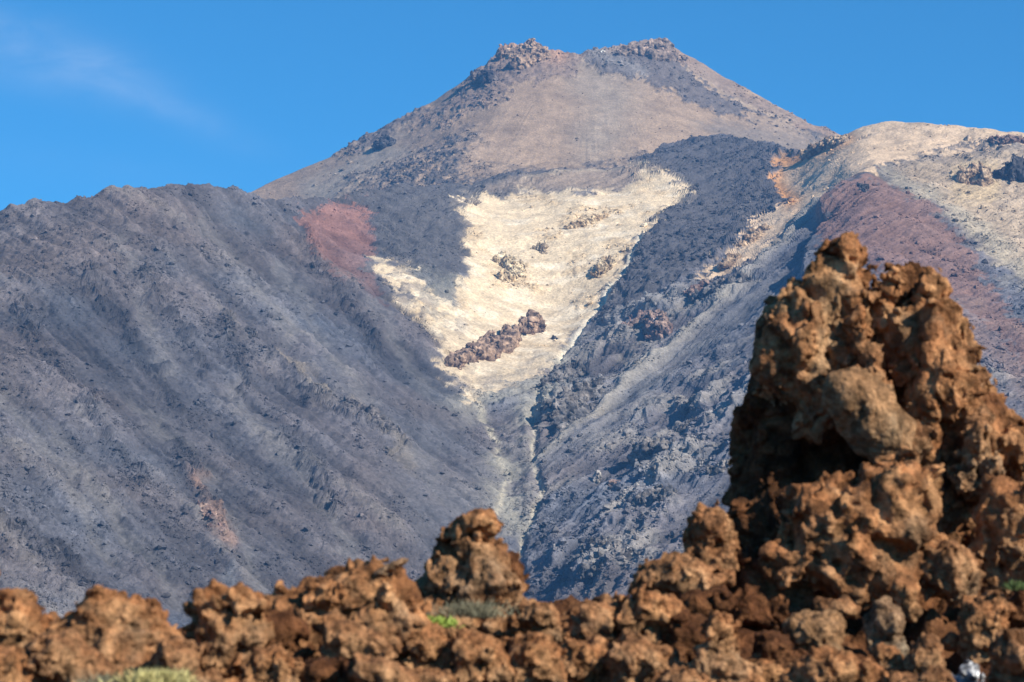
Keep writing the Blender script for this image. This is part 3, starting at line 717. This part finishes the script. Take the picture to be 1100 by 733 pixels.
# --- the tall tower at the right
tb = world(930, 690, 20.0)
tower = empty('rock_tower', tb, 'tall jagged orange brown lava tower rising above all other foreground rocks', 'rock tower')
fg('pinnacle', None, 20.0, [(907, 268, 18, 16, .2, .2), (897, 284, 19, 22, .25, .22), (914, 284, 19, 22, .2, .22), (880, 328, 26, 24, .3, .3), (856, 322, 22, 18, .3, .25), (882, 335, 38, 30, .3, .3), (905, 315, 25, 36, .25, .28), (864, 328, 22, 24, .3, .28), (838, 350, 20, 26, .35, .3),
                            (868, 360, 42, 40, .25, .36), (905, 370, 34, 60, .25, .36), (834, 388, 26, 50, .35, .36), (866, 408, 44, 42, .25, .4), (880, 440, 40, 40, .4, .4)],
   M_ORANGE, 3, parent=tower, size=.6, clast=.085, clast_s=.26, rough=.05, cav=.06, h=.016)
fg('flank', None, 20.6, [(836, 440, 32, 66, .1, .4, 3), (826, 500, 36, 80, .1, .45, 4), (845, 560, 58, 70, .1, .5), (880, 500, 60, 90, .3, .5), (930, 400, 60, 90, .45, .5), (950, 480, 60, 110, .4, .5)], M_DARK, 5, parent=tower, size=.8, clast=.05, clast_s=.3, rough=.035, cav=0)  # shadowed recess, its shade painted in with the darker lava
fg('buttress', None, 20.15, [(942, 330, 20, 32, .2, .28), (962, 320, 26, 26, .1, .3), (986, 313, 22, 26, .05, .3), (955, 350, 26, 56, .28, .32), (975, 332, 36, 34, .22, .3), (980, 360, 40, 50, .1, .4), (1010, 350, 17, 32, .05, .3), (1004, 395, 42, 60, 0, .45), (1028, 385, 22, 40, .05, .35), (1020, 450, 52, 70, 0, .55),
                            (985, 440, 30, 65, .1, .45), (1065, 480, 42, 52, .05, .5), (1100, 510, 40, 60, .1, .5), (1010, 530, 64, 60, .05, .6), (1070, 570, 60, 60, .1, .6)],
   M_ORANGE, 9, parent=tower, size=.75, clast=.09, clast_s=.28, rough=.055, cav=.06, h=.016)
fg('rib', None, 19.8, [(934, 400, 13, 36, .1, .2, -6), (922, 375, 12, 26, .15, .2), (946, 440, 13, 26, .1, .22), (915, 415, 13, 24, .1, .2)], M_BROWN, 10, parent=tower, size=.35, clast=.09, clast_s=.2, rough=.05)
fg('rib', None, 19.6, [(1050, 470, 12, 34, 0, .25, -8), (1060, 510, 14, 30, 0, .25), (1040, 510, 12, 28, 0, .22)], M_BROWN, 12, parent=tower, size=.35, clast=.09, clast_s=.2)
fg('foot', None, 20.6, [(900, 640, 120, 70, 0, .6), (1040, 640, 100, 70, 0, .6), (830, 650, 60, 60, 0, .5)], M_DARK, 14, parent=tower, size=.8, h=.028)  # darker lava here paints shade behind the pile
print('tower', time.time()-T0)

fg('boulder', 'smooth oval grey brown boulder wedged into the face of the tall tower', 19.25, [(926, 440, 44, 28, 0, .30, -46), (942, 458, 46, 30, 0, .30, -50)], M_TAN, 21, cat='boulder', clast=.022, rough=.022, cav=0, clast_s=.3, h=.014, warp=.07)
fg('lava_rock', 'knobbly brown stone under the lower end of the oval boulder', 19.3, [(985, 478, 16, 22, 0, .18, -20), (975, 492, 12, 14)], M_BROWN, 22)
fg('boulder', 'big domed orange brown boulder with a grey lichen patch at the foot of the tower', 18.6,
   [(935, 565, 62, 52, 0, .55), (965, 560, 40, 58, -.05, .5), (890, 578, 42, 46, 0, .45), (985, 590, 30, 40), (925, 610, 60, 36, -.05, .5), (860, 610, 46, 26, .1, .4, 22)], M_ORANGE, 23, cat='boulder', clast=.075, clast_s=.24, cav=.04, size=.6)
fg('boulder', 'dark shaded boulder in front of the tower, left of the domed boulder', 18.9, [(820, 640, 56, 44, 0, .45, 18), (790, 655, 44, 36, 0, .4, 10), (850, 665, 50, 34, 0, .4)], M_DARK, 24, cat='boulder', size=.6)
fg('lava_rock', 'rounded brown stone perched alone against the left foot of the tower', 18.6, [(766, 606, 26, 20, .05, .24), (763, 570, 22, 22, 0, .2), (757, 588, 20, 18), (776, 590, 13, 14), (764, 556, 15, 14), (752, 560, 8, 9)], M_BROWN, 25, h=.014, clast=.07, clast_s=.16)
fg('lava_rock', 'pinkish brown rock tucked right of the domed boulder', 18.4, [(1018, 612, 30, 30, 0, .3), (1040, 620, 18, 22), (1002, 622, 18, 22)], M_BROWN, 26, clast_s=.2)
fg('lava_rock', 'tall ochre block at the right edge below the tower', 18.8, [(1085, 560, 34, 44, 0, .35), (1075, 600, 30, 34), (1105, 590, 26, 50)], M_ORANGE, 27)
fg('lava_rock', 'square pitted ochre block near the right edge above the silvery stone', 17.4, [(1056, 672, 24, 30, 0, .2), (1066, 660, 18, 24), (1050, 690, 18, 22)], M_ORANGE, 28, clast=.06, clast_s=.13, h=.015)
fg('lava_rock', 'grey topped rock with a curled left rim in the bottom right pile', 17.2, [(873, 680, 28, 20, 0, .2), (856, 674, 9, 13), (892, 674, 14, 16), (880, 698, 24, 18)], M_TAN, 29, h=.014, clast=.06, clast_s=.16)
fg('lava_rock', 'pointed grey pink rock right of the one with the curled rim', 17.2, [(951, 668, 17, 22, 0, .17), (944, 684, 15, 18), (958, 696, 16, 16)], M_GREY, 30, h=.014, clast=.05, clast_s=.15)
fg('lava_rock', 'small rust orange stone under the pointed grey pink rock', 16.8, [(950, 705, 13, 12), (960, 714, 12, 12)], M_ORANGE, 31, h=.013, clast_s=.15)
fg('lava_rock', 'knobby tan stone low in the bottom right pile beside the silvery stone', 16.6, [(995, 702, 15, 15), (988, 714, 15, 16), (1002, 718, 13, 14)], M_BROWN, 32, h=.013, clast_s=.14)
fg('lava_rock', 'upright tan knob shaped like a chess pawn below the dark shaded boulder', 16.6, [(772, 676, 16, 16, 0, .16), (777, 692, 12, 12), (770, 715, 24, 24, 0, .22), (790, 735, 30, 20), (760, 740, 22, 20)], M_ORANGE, 33, h=.014, clast=.07, clast_s=.15)
fg('lava_rock', 'low orange rock behind the right side of the pawn shaped knob', 16.9, [(818, 722, 26, 18), (838, 716, 22, 10), (808, 738, 24, 16)], M_ORANGE, 34, h=.015)
fg('lava_rock', 'broad rusty rock along the bottom edge below the curled rim rock', 16.4, [(890, 722, 34, 22, 0, .25), (920, 728, 26, 20), (865, 735, 26, 18)], M_ORANGE, 35, h=.015, clast_s=.17)
fg('lava_rock', 'brown rock on the bottom edge between the tan stone and the silvery stone', 16.2, [(1005, 740, 26, 16), (975, 742, 22, 16)], M_BROWN, 36, h=.015)
fg('lava_rock', 'small brown rock high in the pile under the domed boulder', 17.8, [(905, 655, 18, 12), (888, 652, 12, 10)], M_BROWN, 37, h=.014)
fg('lava_rock', 'narrow ochre stone standing under the right side of the domed boulder', 17.7, [(972, 640, 11, 20), (978, 656, 12, 14)], M_ORANGE, 38, h=.014)
fg('lava_rock', 'brown rock filling the bottom right corner', 16.5, [(1088, 705, 26, 24, 0, .25), (1100, 725, 28, 22), (1078, 732, 20, 18)], M_BROWN, 39, h=.015)
fg('lava_rock', 'dark brown rock at the right edge above the corner rock', 17.6, [(1095, 655, 20, 22), (1108, 640, 20, 24)], M_DARK, 40, h=.016)
fg('lava_rock', 'small pitted stone in the dark gap left of the square ochre block', 17.6, [(1022, 690, 12, 9), (1032, 696, 10, 8)], M_BROWN, 41, h=.012)
print('right pile', time.time()-T0)

# --- sloping pile between the central stack and the tower
fg('lava_rock', 'arched brown rock with a dark hollow under its brow topping the middle slope', 18.3, [(722, 622, 34, 22, 0, .3), (706, 618, 20, 19), (745, 626, 24, 20), (698, 636, 20, 14), (758, 624, 26, 18, .1, .3)], M_BROWN, 51, h=.016, clast_s=.2, cav=.1)
fg('lava_rock', 'ochre rock on the middle slope with a greenish lichen top', 17.6, [(640, 672, 34, 22, 0, .3, 14), (618, 682, 24, 20), (664, 660, 24, 18)], M_BROWN, 52, h=.016)
fg('lava_rock', 'lumpy orange brown rock below the arched rock', 17.5, [(690, 660, 28, 22, 0, .3), (712, 658, 22, 18), (680, 678, 24, 18)], M_ORANGE, 53, h=.016, clast_s=.18)
fg('lava_rock', 'large brown rock on the bottom edge in the middle of the slope', 16.8, [(680, 712, 34, 26, 0, .3), (706, 718, 26, 24), (660, 728, 24, 20)], M_BROWN, 54, h=.016, clast_s=.16)
fg('lava_rock', 'ochre rock on the bottom edge just right of the valley notch', 16.9, [(625, 715, 28, 26, 0, .28), (640, 738, 24, 20), (608, 730, 18, 22)], M_ORANGE, 55, h=.016, clast_s=.17)
fg('lava_rock', 'dark rock in the shadow between the middle slope and the pawn shaped knob', 17.5, [(738, 690, 24, 26), (728, 722, 24, 24)], M_DARK, 56, h=.018)
fg('lava_rock', 'rounded stone near the foot of the perched stone', 18.0, [(748, 650, 22, 18), (770, 645, 20, 16)], M_DARK, 57, h=.018)

fg('lava_rock', 'low brown rock on the bottom edge left of the pawn shaped knob', 16.4, [(732, 735, 26, 16, 0, .25), (715, 742, 22, 14)], M_BROWN, 58, h=.015, clast_s=.15)
fg('lava_rock', 'dark rusty rock in the gap left of the curled rim rock', 16.9, [(830, 695, 20, 14, .1, .22), (845, 712, 22, 14)], M_DARK, 59, h=.015, clast_s=.15)
fg('lava_rock', 'brown rock on the bottom edge just left of the dark slot under the central stack', 15.8, [(465, 735, 24, 16, 0, .22), (445, 742, 22, 14)], M_BROWN, 60, h=.015, clast_s=.15)
# --- the central stack
sb = world(505, 680, 17.5)
stack = empty('rock_stack', sb, 'brown lava stack with an overhanging rounded head in the middle foreground', 'rock stack')
fg('head', None, 17.5, [(513, 562, 22, 13, 0, .2), (497, 567, 15, 11), (527, 566, 12, 15), (519, 556, 13, 9)], M_ORANGE, 61, parent=stack, h=.013, clast=.06, clast_s=.16)
fg('body', None, 17.6, [(503, 590, 32, 20, .05, .26), (488, 610, 34, 26, .1, .3), (515, 605, 30, 30, 0, .28), (478, 632, 34, 26, .1, .3), (520, 632, 44, 24, 0, .34), (505, 580, 22, 12, .12, .2)], M_BROWN, 62, parent=stack, h=.016, clast=.08, clast_s=.2, cav=.1)
fg('lobe', None, 17.9, [(549, 612, 14, 20, 0, .2), (555, 624, 11, 14), (544, 628, 14, 14)], M_DARK, 63, parent=stack, h=.014, clast_s=.14)
fg('foot', None, 17.6, [(480, 665, 50, 30, .1, .4), (540, 672, 50, 30, .1, .4), (575, 676, 26, 26, .1, .3)], M_BROWN, 64, parent=stack, h=.018, clast_s=.2)
fg('lava_rock', 'round tan stone at the right foot of the central stack by the valley notch', 17.0, [(576, 662, 20, 14, 0, .2), (588, 674, 15, 16)], M_BROWN, 65, h=.014, clast_s=.15)
fg('lava_rock', 'tan rock on the bottom edge right of the dark slot below the central stack', 16.2, [(570, 712, 28, 28, 0, .3), (590, 725, 18, 26), (550, 732, 26, 20)], M_ORANGE, 66, h=.015, clast_s=.17)
fg('lava_rock', 'rusty rock on the bottom edge straight below the grey tuft', 16.0, [(510, 706, 26, 24, 0, .26), (530, 722, 24, 24), (495, 730, 26, 20)], M_ORANGE, 67, h=.015, clast_s=.17)
fg('lava_rock', 'rust red rock under the lime green plant', 16.1, [(455, 696, 22, 22, 0, .24), (446, 716, 24, 22), (470, 712, 18, 24)], M_ORANGE, 68, h=.015, clast_s=.17)

# --- left of the stack
fg('boulder', 'broad lumpy orange mound with a pale ledge on top, left of the central stack', 16.2,
   [(395, 640, 38, 32, 0, .35), (360, 650, 40, 34, 0, .35), (318, 662, 34, 30, .05, .32), (425, 636, 20, 26), (410, 672, 46, 36, 0, .4), (345, 690, 50, 36, 0, .4)], M_ORANGE, 71, cat='boulder', clast=.06, clast_s=.2, size=.5, h=.016, cav=.03, strata=.06)
fg('lava_rock', 'thin grey slanted slab sticking up at the right top of the orange mound', 16.0, [(421, 609, 17, 4.2, 0, .1, 24), (410, 616, 9, 4, 0, .09, 10)], M_GREY, 72, h=.008, clast=.03, clast_s=.1, rough=.02, cav=0)
fg('lava_rock', 'greyish lichen spotted rock in front of the orange mound', 15.4, [(370, 690, 24, 20, 0, .22), (392, 700, 24, 22), (355, 676, 14, 14)], M_BROWN, 73, h=.014, clast_s=.16)
fg('lava_rock', 'cream coloured rock on the bottom edge below the greyish spotted rock', 14.8, [(402, 724, 28, 18, 0, .22, -20), (425, 735, 24, 16)], M_BROWN, 74, h=.014, clast=.05)
fg('boulder', 'overhanging rock with a black hollow under its flat orange top', 15.6, [(248, 650, 38, 13, -.05, .28), (265, 648, 24, 12, -.05, .25), (222, 668, 22, 18, .12, .2), (250, 690, 36, 32, 0, .32), (232, 715, 34, 30, 0, .3), (275, 680, 20, 24, .1, .25)], M_ORANGE, 75, cat='boulder', h=.015, clast=.06, clast_s=.2, cav=.05, size=.36, strata=.05)
fg('lava_rock', 'dark rock in the shaded gap between the overhanging rock and the orange mound', 15.7, [(300, 680, 22, 24), (310, 712, 26, 24)], M_DARK, 76, h=.016)
fg('lava_rock', 'rusty rock on the bottom edge right of the shaded gap', 15.0, [(290, 712, 18, 18), (306, 728, 24, 18), (278, 735, 20, 16)], M_ORANGE, 77, h=.014, clast_s=.15)
fg('lava_rock', 'dark hollowed rock on the bottom edge under the orange mound', 15.0, [(345, 728, 26, 22, .1, .25), (365, 738, 24, 16)], M_DARK, 78, h=.015)
fg('boulder', 'long orange mound with a squarish top corner, second from the left edge', 15.2, [(115, 656, 26, 20, 0, .26), (140, 668, 34, 22, 0, .32), (165, 684, 34, 22, 0, .32, -14), (100, 690, 50, 36, 0, .4), (150, 710, 46, 34, 0, .38), (75, 672, 16, 18)], M_ORANGE, 79, cat='boulder', h=.016, clast=.055, clast_s=.2, size=.46, cav=.03, strata=.06)
fg('lava_rock', 'brown rock in the bottom left below the squarish mound', 14.2, [(60, 708, 30, 28, 0, .28), (85, 725, 32, 22), (45, 730, 24, 20)], M_BROWN, 80, h=.014, clast_s=.16)
fg('boulder', 'steep orange rock cut off by the left edge', 15.0, [(6, 672, 34, 36, 0, .32, -18), (-20, 668, 30, 44, 0, .32), (28, 690, 20, 32, .05, .26)], M_ORANGE, 81, cat='boulder', h=.015, clast=.05, clast_s=.18, size=.42, strata=.05)
fg('lava_rock', 'split ochre rock in the bottom left corner', 14.0, [(4, 724, 22, 30, 0, .24), (22, 740, 16, 24)], M_ORANGE, 82, h=.014, clast=.04, clast_s=.2)
fg('lava_rock', 'brown rock on the bottom edge behind the yellow green shrub', 14.4, [(190, 712, 26, 22, 0, .25), (150, 735, 40, 16), (210, 735, 26, 18)], M_BROWN, 83, h=.014, clast_s=.16)
print('foreground', time.time()-T0)

from concurrent.futures import ThreadPoolExecutor
with ThreadPoolExecutor(4) as ex:
    for (f_, fin), r in zip(JOBS, ex.map(lambda j: j[0](), JOBS)): fin(r)
print('rocks meshed', time.time()-T0)
# --- the silvery stone
V, F, _ = rock_sdf([(.03, 0, .02, .085, .09, .10, .3), (-.07, -.02, -.05, .11, .08, .055, -.3), (.07, -.01, -.08, .07, .07, .07, 0)], .007, .16, 91, clast=.05, clast_s=.11, rough=.012, warp=.14, k=.04)
ms, nt, b = newmat('silvery_stone'); tcn = N(nt, 'ShaderNodeTexCoord')
nn = noise(nt, tcn.outputs['Object'], 14, 4, .6)
nt.links.new(ramp(nt, nn, [(.35, (.06, .06, .06)), (.62, (.42, .42, .43))]), b.inputs['Base Color'])
b.inputs['Roughness'].default_value = .3; b.inputs['Specular IOR Level'].default_value = .5
tag(link('stone', mesh_np('stone', V, F, None, True), ms, None, world(1037, 725, 17.0)), 'small silvery white shiny stone in the bottom right pile', 'stone')

# ------------------------------------------------------------------ plants
def blades(n, base_r, length, width, spread, curve, seed, segs=4, zmin=.15):
    r = np.random.default_rng(seed); V = []; Fq = []
    for i in range(n):
        a = r.uniform(0, 6.283); el = r.uniform(zmin, 1.0)
        d = np.array([math.cos(a)*spread*(1.1-el*.8), math.sin(a)*spread*(1.1-el*.8), .35+el]); d /= np.linalg.norm(d)
        p = np.array([r.normal()*base_r[0], r.normal()*base_r[1], r.uniform(-.02, .02)])
        L = length*r.uniform(.5, 1.1); w = width*r.uniform(.7, 1.3)
        sd = np.cross(d, [r.normal(), r.normal(), r.normal()]); sd /= np.linalg.norm(sd)+1e-9
        k0 = len(V)
        for s in range(segs+1):
            t = s/segs; q = p+d*L*t+np.array([math.cos(a), math.sin(a), -1.0])*curve*L*t*t
            ww = w*(.55+.9*t-1.3*t*t) if t < 1 else w*.1
            V += [q-sd*ww, q+sd*ww]
            if s < segs: Fq.append((k0+2*s, k0+2*s+1, k0+2*s+3, k0+2*s+2))
    return np.array(V), np.array(Fq)
def plant(name, label, cat, loc, leaf_args, leaf_mat, stem_args, stem_mat):
    e = empty(name, loc, label, cat)
    V, F = blades(*leaf_args); link('leaves', mesh_np('leaves', V, F), leaf_mat, e)
    V, F = blades(*stem_args); link('stems', mesh_np('stems', V, F), stem_mat, e)
    return e
M_LIME = mat_flat('lime_leaf', (0.25, 0.33, 0.06), .6, .2, .35, 25)
M_SAGE = mat_flat('grey_twig', (0.25, 0.23, 0.15), .9, .05, .3, 25)
M_YEL = mat_flat('straw_leaf', (0.52, 0.46, 0.20), .8, .1, .3, 25)
M_TWIG = mat_flat('brown_twig', (0.13, 0.10, 0.06), .9, .05, .3, 25)
M_MOSS = mat_flat('dull_leaf', (0.10, 0.14, 0.05), .8, .05, .3, 25)
plant('succulent_plant', 'low lime green plant at the left foot of the central stack', 'plant', world(467, 672, 16.3), (420, (.062, .04), .075, .0075, 1.2, .12, 5), M_LIME, (60, (0.017, 0.010), .06, .002, .9, .05, 6), M_TWIG)
plant('dry_tuft', 'grey green dry tuft on the lap of the central stack', 'tuft', world(508, 662, 16.9), (900, (.12, .05), .15, .0022, 1.0, .12, 8), M_SAGE, (120, (0.035, 0.014), .12, .0022, .9, .05, 9), M_TWIG)
plant('yellow_shrub', 'pale yellow green flowering shrub on the bottom edge near the left corner', 'shrub', world(170, 736, 13.7), (1100, (.085, .06), .11, .006, 1.1, .08, 10), M_YEL, (160, (0.028, 0.017), .10, .0022, 1.0, .05, 11), M_MOSS)
plant('dry_tuft', 'dull olive dry tuft on the bottom edge left of the yellow shrub', 'tuft', world(118, 738, 13.8), (500, (.07, .05), .10, .0022, 1.0, .12, 12), M_SAGE, (80, (0.021, 0.014), .09, .002, .9, .05, 13), M_MOSS)
plant('small_shrub', 'small dull green shrub at the right edge beside the dark brown rock', 'shrub', world(1092, 632, 17.3), (260, (.05, .04), .06, .004, 1.1, .1, 14), M_MOSS, (50, (0.014, 0.010), .05, .002, .9, .05, 15), M_TWIG)

# ------------------------------------------------------------------ the ground
def spaced(lo, hi, step, far, grow):
    a = list(np.arange(lo, hi+1e-6, step)); s = step
    b = [hi]; 
    while b[-1] < far[1]: s *= grow; b.append(b[-1]+s)
    s = step; c = [lo]
    while c[-1] > far[0]: s *= grow; c.append(c[-1]-s)
    return np.array(c[:0:-1]+a+b[1:])
xs = spaced(-6, 7, .045, (-14000, 14000), 1.22); ys = spaced(13, 22, .045, (-9000, 9000), 1.22)
X, Y = np.meshgrid(xs, ys)
def ground_z(X, Y):
    z = -1.7+1.55*sstep(6, 16.5, Y)+.55*sstep(16.5, 20.5, Y)*(1+.6*sstep(1.5, 6, X))-.12*sstep(.0, 3, -X)*sstep(14, 16, Y)
    z = z-.30*sstep(12, 15, Y)*(1-sstep(16.8, 18.2, Y))-3.4*sstep(21, 34, Y)-60*sstep(30, 900, Y)
    z = z-1.2*sstep(7, 40, np.abs(X))
    return z
Z = ground_z(X, Y)
near = sstep(45, 16, np.hypot(X, Y-16))
Pg = np.stack([X, Y, np.zeros_like(X)], -1).astype(np.float32)
q1, q2, qh = cells(Pg/.42, 3); u1, u2, uh = cells(Pg/.17, 5)
Z = Z+near*((qh-.5)*.34*sstep(0, .2, q2-q1)+(.4-q1)*.2+(uh-.5)*.15*sstep(0, .2, u2-u1)+(.4-u1)*.09+fbm(Pg/.8, 4, 2)*.14)+(1-near)*fbm(Pg/60, 4, 4)*1.2*(np.hypot(X, Y) > 60)
go = link('ground', mesh_np('ground', np.stack([X, Y, Z], -1).reshape(-1, 3), grid_faces(*X.shape), np.repeat((.7+.7*uh*near+.3*(1-near)).reshape(-1, 1), 3, 1), True), M_DARK)  # dark lava colour imitates the shade in gaps between rocks
tag(go, kind='structure')

# ------------------------------------------------------------------ air
HAZE = 4.6e-5
hb = np.array([(x, y, z) for x in (-15000, 15000) for y in (-10000, 10000) for z in (-72, 1800)], float)
hf = np.array([(0, 1, 3, 2), (4, 6, 7, 5), (0, 4, 5, 1), (2, 3, 7, 6), (0, 2, 6, 4), (1, 5, 7, 3)])
mh = bpy.data.materials.new('air'); mh.use_nodes = True; nt = mh.node_tree; nt.nodes.clear()
o_ = nt.nodes.new('ShaderNodeOutputMaterial'); pv = nt.nodes.new('ShaderNodeVolumePrincipled')
pv.inputs['Color'].default_value = (0.17, 0.47, 1.0, 1); pv.inputs['Density'].default_value = HAZE; pv.inputs['Anisotropy'].default_value = 0.0
nt.links.new(pv.outputs[0], o_.inputs['Volume'])
if HAZE > 0:
    tag(link('haze', mesh_np('haze', hb, hf), mh), kind='stuff')

# ------------------------------------------------------------------ light and sky
SUN_AZ, SUN_EL = RAD(50.0), RAD(33.5)      # azimuth: to the right of straight behind the camera
sv = np.array([math.sin(SUN_AZ)*math.cos(SUN_EL), -math.cos(SUN_AZ)*math.cos(SUN_EL), math.sin(SUN_EL)])
sun = bpy.data.lights.new('sun', 'SUN'); sun.energy = 4.9; sun.angle = RAD(0.53); sun.color = (1.0, 0.93, 0.82)
so = bpy.data.objects.new('sun', sun); COL.objects.link(so); so.location = (40, -40, 60)
from mathutils import Vector
so.rotation_euler = Vector(-sv).to_track_quat('-Z', 'Y').to_euler()
w = bpy.data.worlds.new('World'); S.world = w; w.use_nodes = True
nt = w.node_tree; bg = nt.nodes['Background']
sky = nt.nodes.new('ShaderNodeTexSky'); sky.sky_type = 'NISHITA'; sky.sun_disc = False
sky.sun_elevation = SUN_EL; sky.sun_rotation = math.atan2(sv[0], sv[1])
sky.altitude = 2200; sky.air_density = 1.0; sky.dust_density = 0.15; sky.ozone_density = 3.0
tc = nt.nodes.new('ShaderNodeTexCoord')
tint = mix(nt, 1.0, sky.outputs[0], (0.25, 0.97, 1.26), 'MULTIPLY')
# thin cirrus, upper left of the peak
def vmath(op, a, b=None, out=0):
    n = nt.nodes.new('ShaderNodeVectorMath'); n.operation = op
    for i, v in enumerate((a, b)):
        if v is None: continue
        if hasattr(v, 'links'): nt.links.new(v, n.inputs[i])
        else: n.inputs[i].default_value = v
    return n.outputs[out]
def smath(op, a, b=None, c=None, clamp=False):
    n = nt.nodes.new('ShaderNodeMath'); n.operation = op; n.use_clamp = clamp
    for i, v in enumerate((a, b, c)):
        if v is None: continue
        if hasattr(v, 'links'): nt.links.new(v, n.inputs[i])
        else: n.inputs[i].default_value = v
    return n.outputs[0]
def cloud(px, py, sx, sy, rot, amt, acc):
    c = world(px, py, 1.0); c = c/np.linalg.norm(c)
    d = vmath('SUBTRACT', tc.outputs['Generated'], tuple(c))
    ax = (math.cos(rot), 0, -math.sin(rot)); az = (math.sin(rot), 0, math.cos(rot))
    u = vmath('DOT_PRODUCT', d, ax, 1); v = vmath('DOT_PRODUCT', d, az, 1)
    r = smath('ADD', smath('POWER', smath('DIVIDE', u, sx), 2), smath('POWER', smath('DIVIDE', v, sy), 2))
    front = smath('GREATER_THAN', vmath('DOT_PRODUCT', tc.outputs['Generated'], (0, 1, 0), 1), 0)
    g = smath('MULTIPLY', smath('POWER', 2.718, smath('MULTIPLY', r, -1)), front)
    g = smath('MULTIPLY', g, amt)
    return g if acc is None else smath('ADD', acc, g)
acc = cloud(60, 60, .035, .012, RAD(14), 1.0, None)
acc = cloud(150, 95, .035, .009, RAD(26), .7, acc)
acc = cloud(-40, 45, .05, .015, RAD(8), .8, acc)
acc = cloud(210, 128, .035, .006, RAD(20), .35, acc)
acc = cloud(80, 180, .06, .010, RAD(5), .18, acc)
mp = nt.nodes.new('ShaderNodeMapping'); mp.inputs['Scale'].default_value = (1, 1, 2.6); mp.inputs['Rotation'].default_value = (0, RAD(18), 0)
nt.links.new(tc.outputs['Generated'], mp.inputs[0])
nz = noise(nt, mp.outputs[0], 26, 7, .62, .6)
cf = smath('MULTIPLY', acc, smath('MULTIPLY', ramp(nt, nz, [(.25, 0.15), (.75, 1.0)]), .165), clamp=True)
skyc = mix(nt, cf, tint, (6.5, 7.2, 8.2))
nt.links.new(skyc, bg.inputs['Color']); bg.inputs['Strength'].default_value = 0.076

# ------------------------------------------------------------------ camera
cam = bpy.data.cameras.new('camera'); co = bpy.data.objects.new('camera', cam); COL.objects.link(co)
cam.lens = FOCAL; cam.sensor_width = 36; cam.sensor_fit = 'HORIZONTAL'; cam.clip_start = .1; cam.clip_end = 60000
co.location = (0, 0, 0); co.rotation_euler = (RAD(90)+PITCH, 0, 0)
cam.dof.use_dof = True; cam.dof.focus_distance = 4000; cam.dof.aperture_fstop = 80/26.0
S.camera = co
S.view_settings.view_transform = 'Standard'; S.view_settings.look = 'None'; S.view_settings.exposure = 0.75; S.view_settings.gamma = 1
S.cycles.use_denoising = True
S.cycles.max_bounces = 5; S.cycles.diffuse_bounces = 2; S.cycles.volume_bounces = 0; S.cycles.transparent_max_bounces = 8
print('done', time.time()-T0)
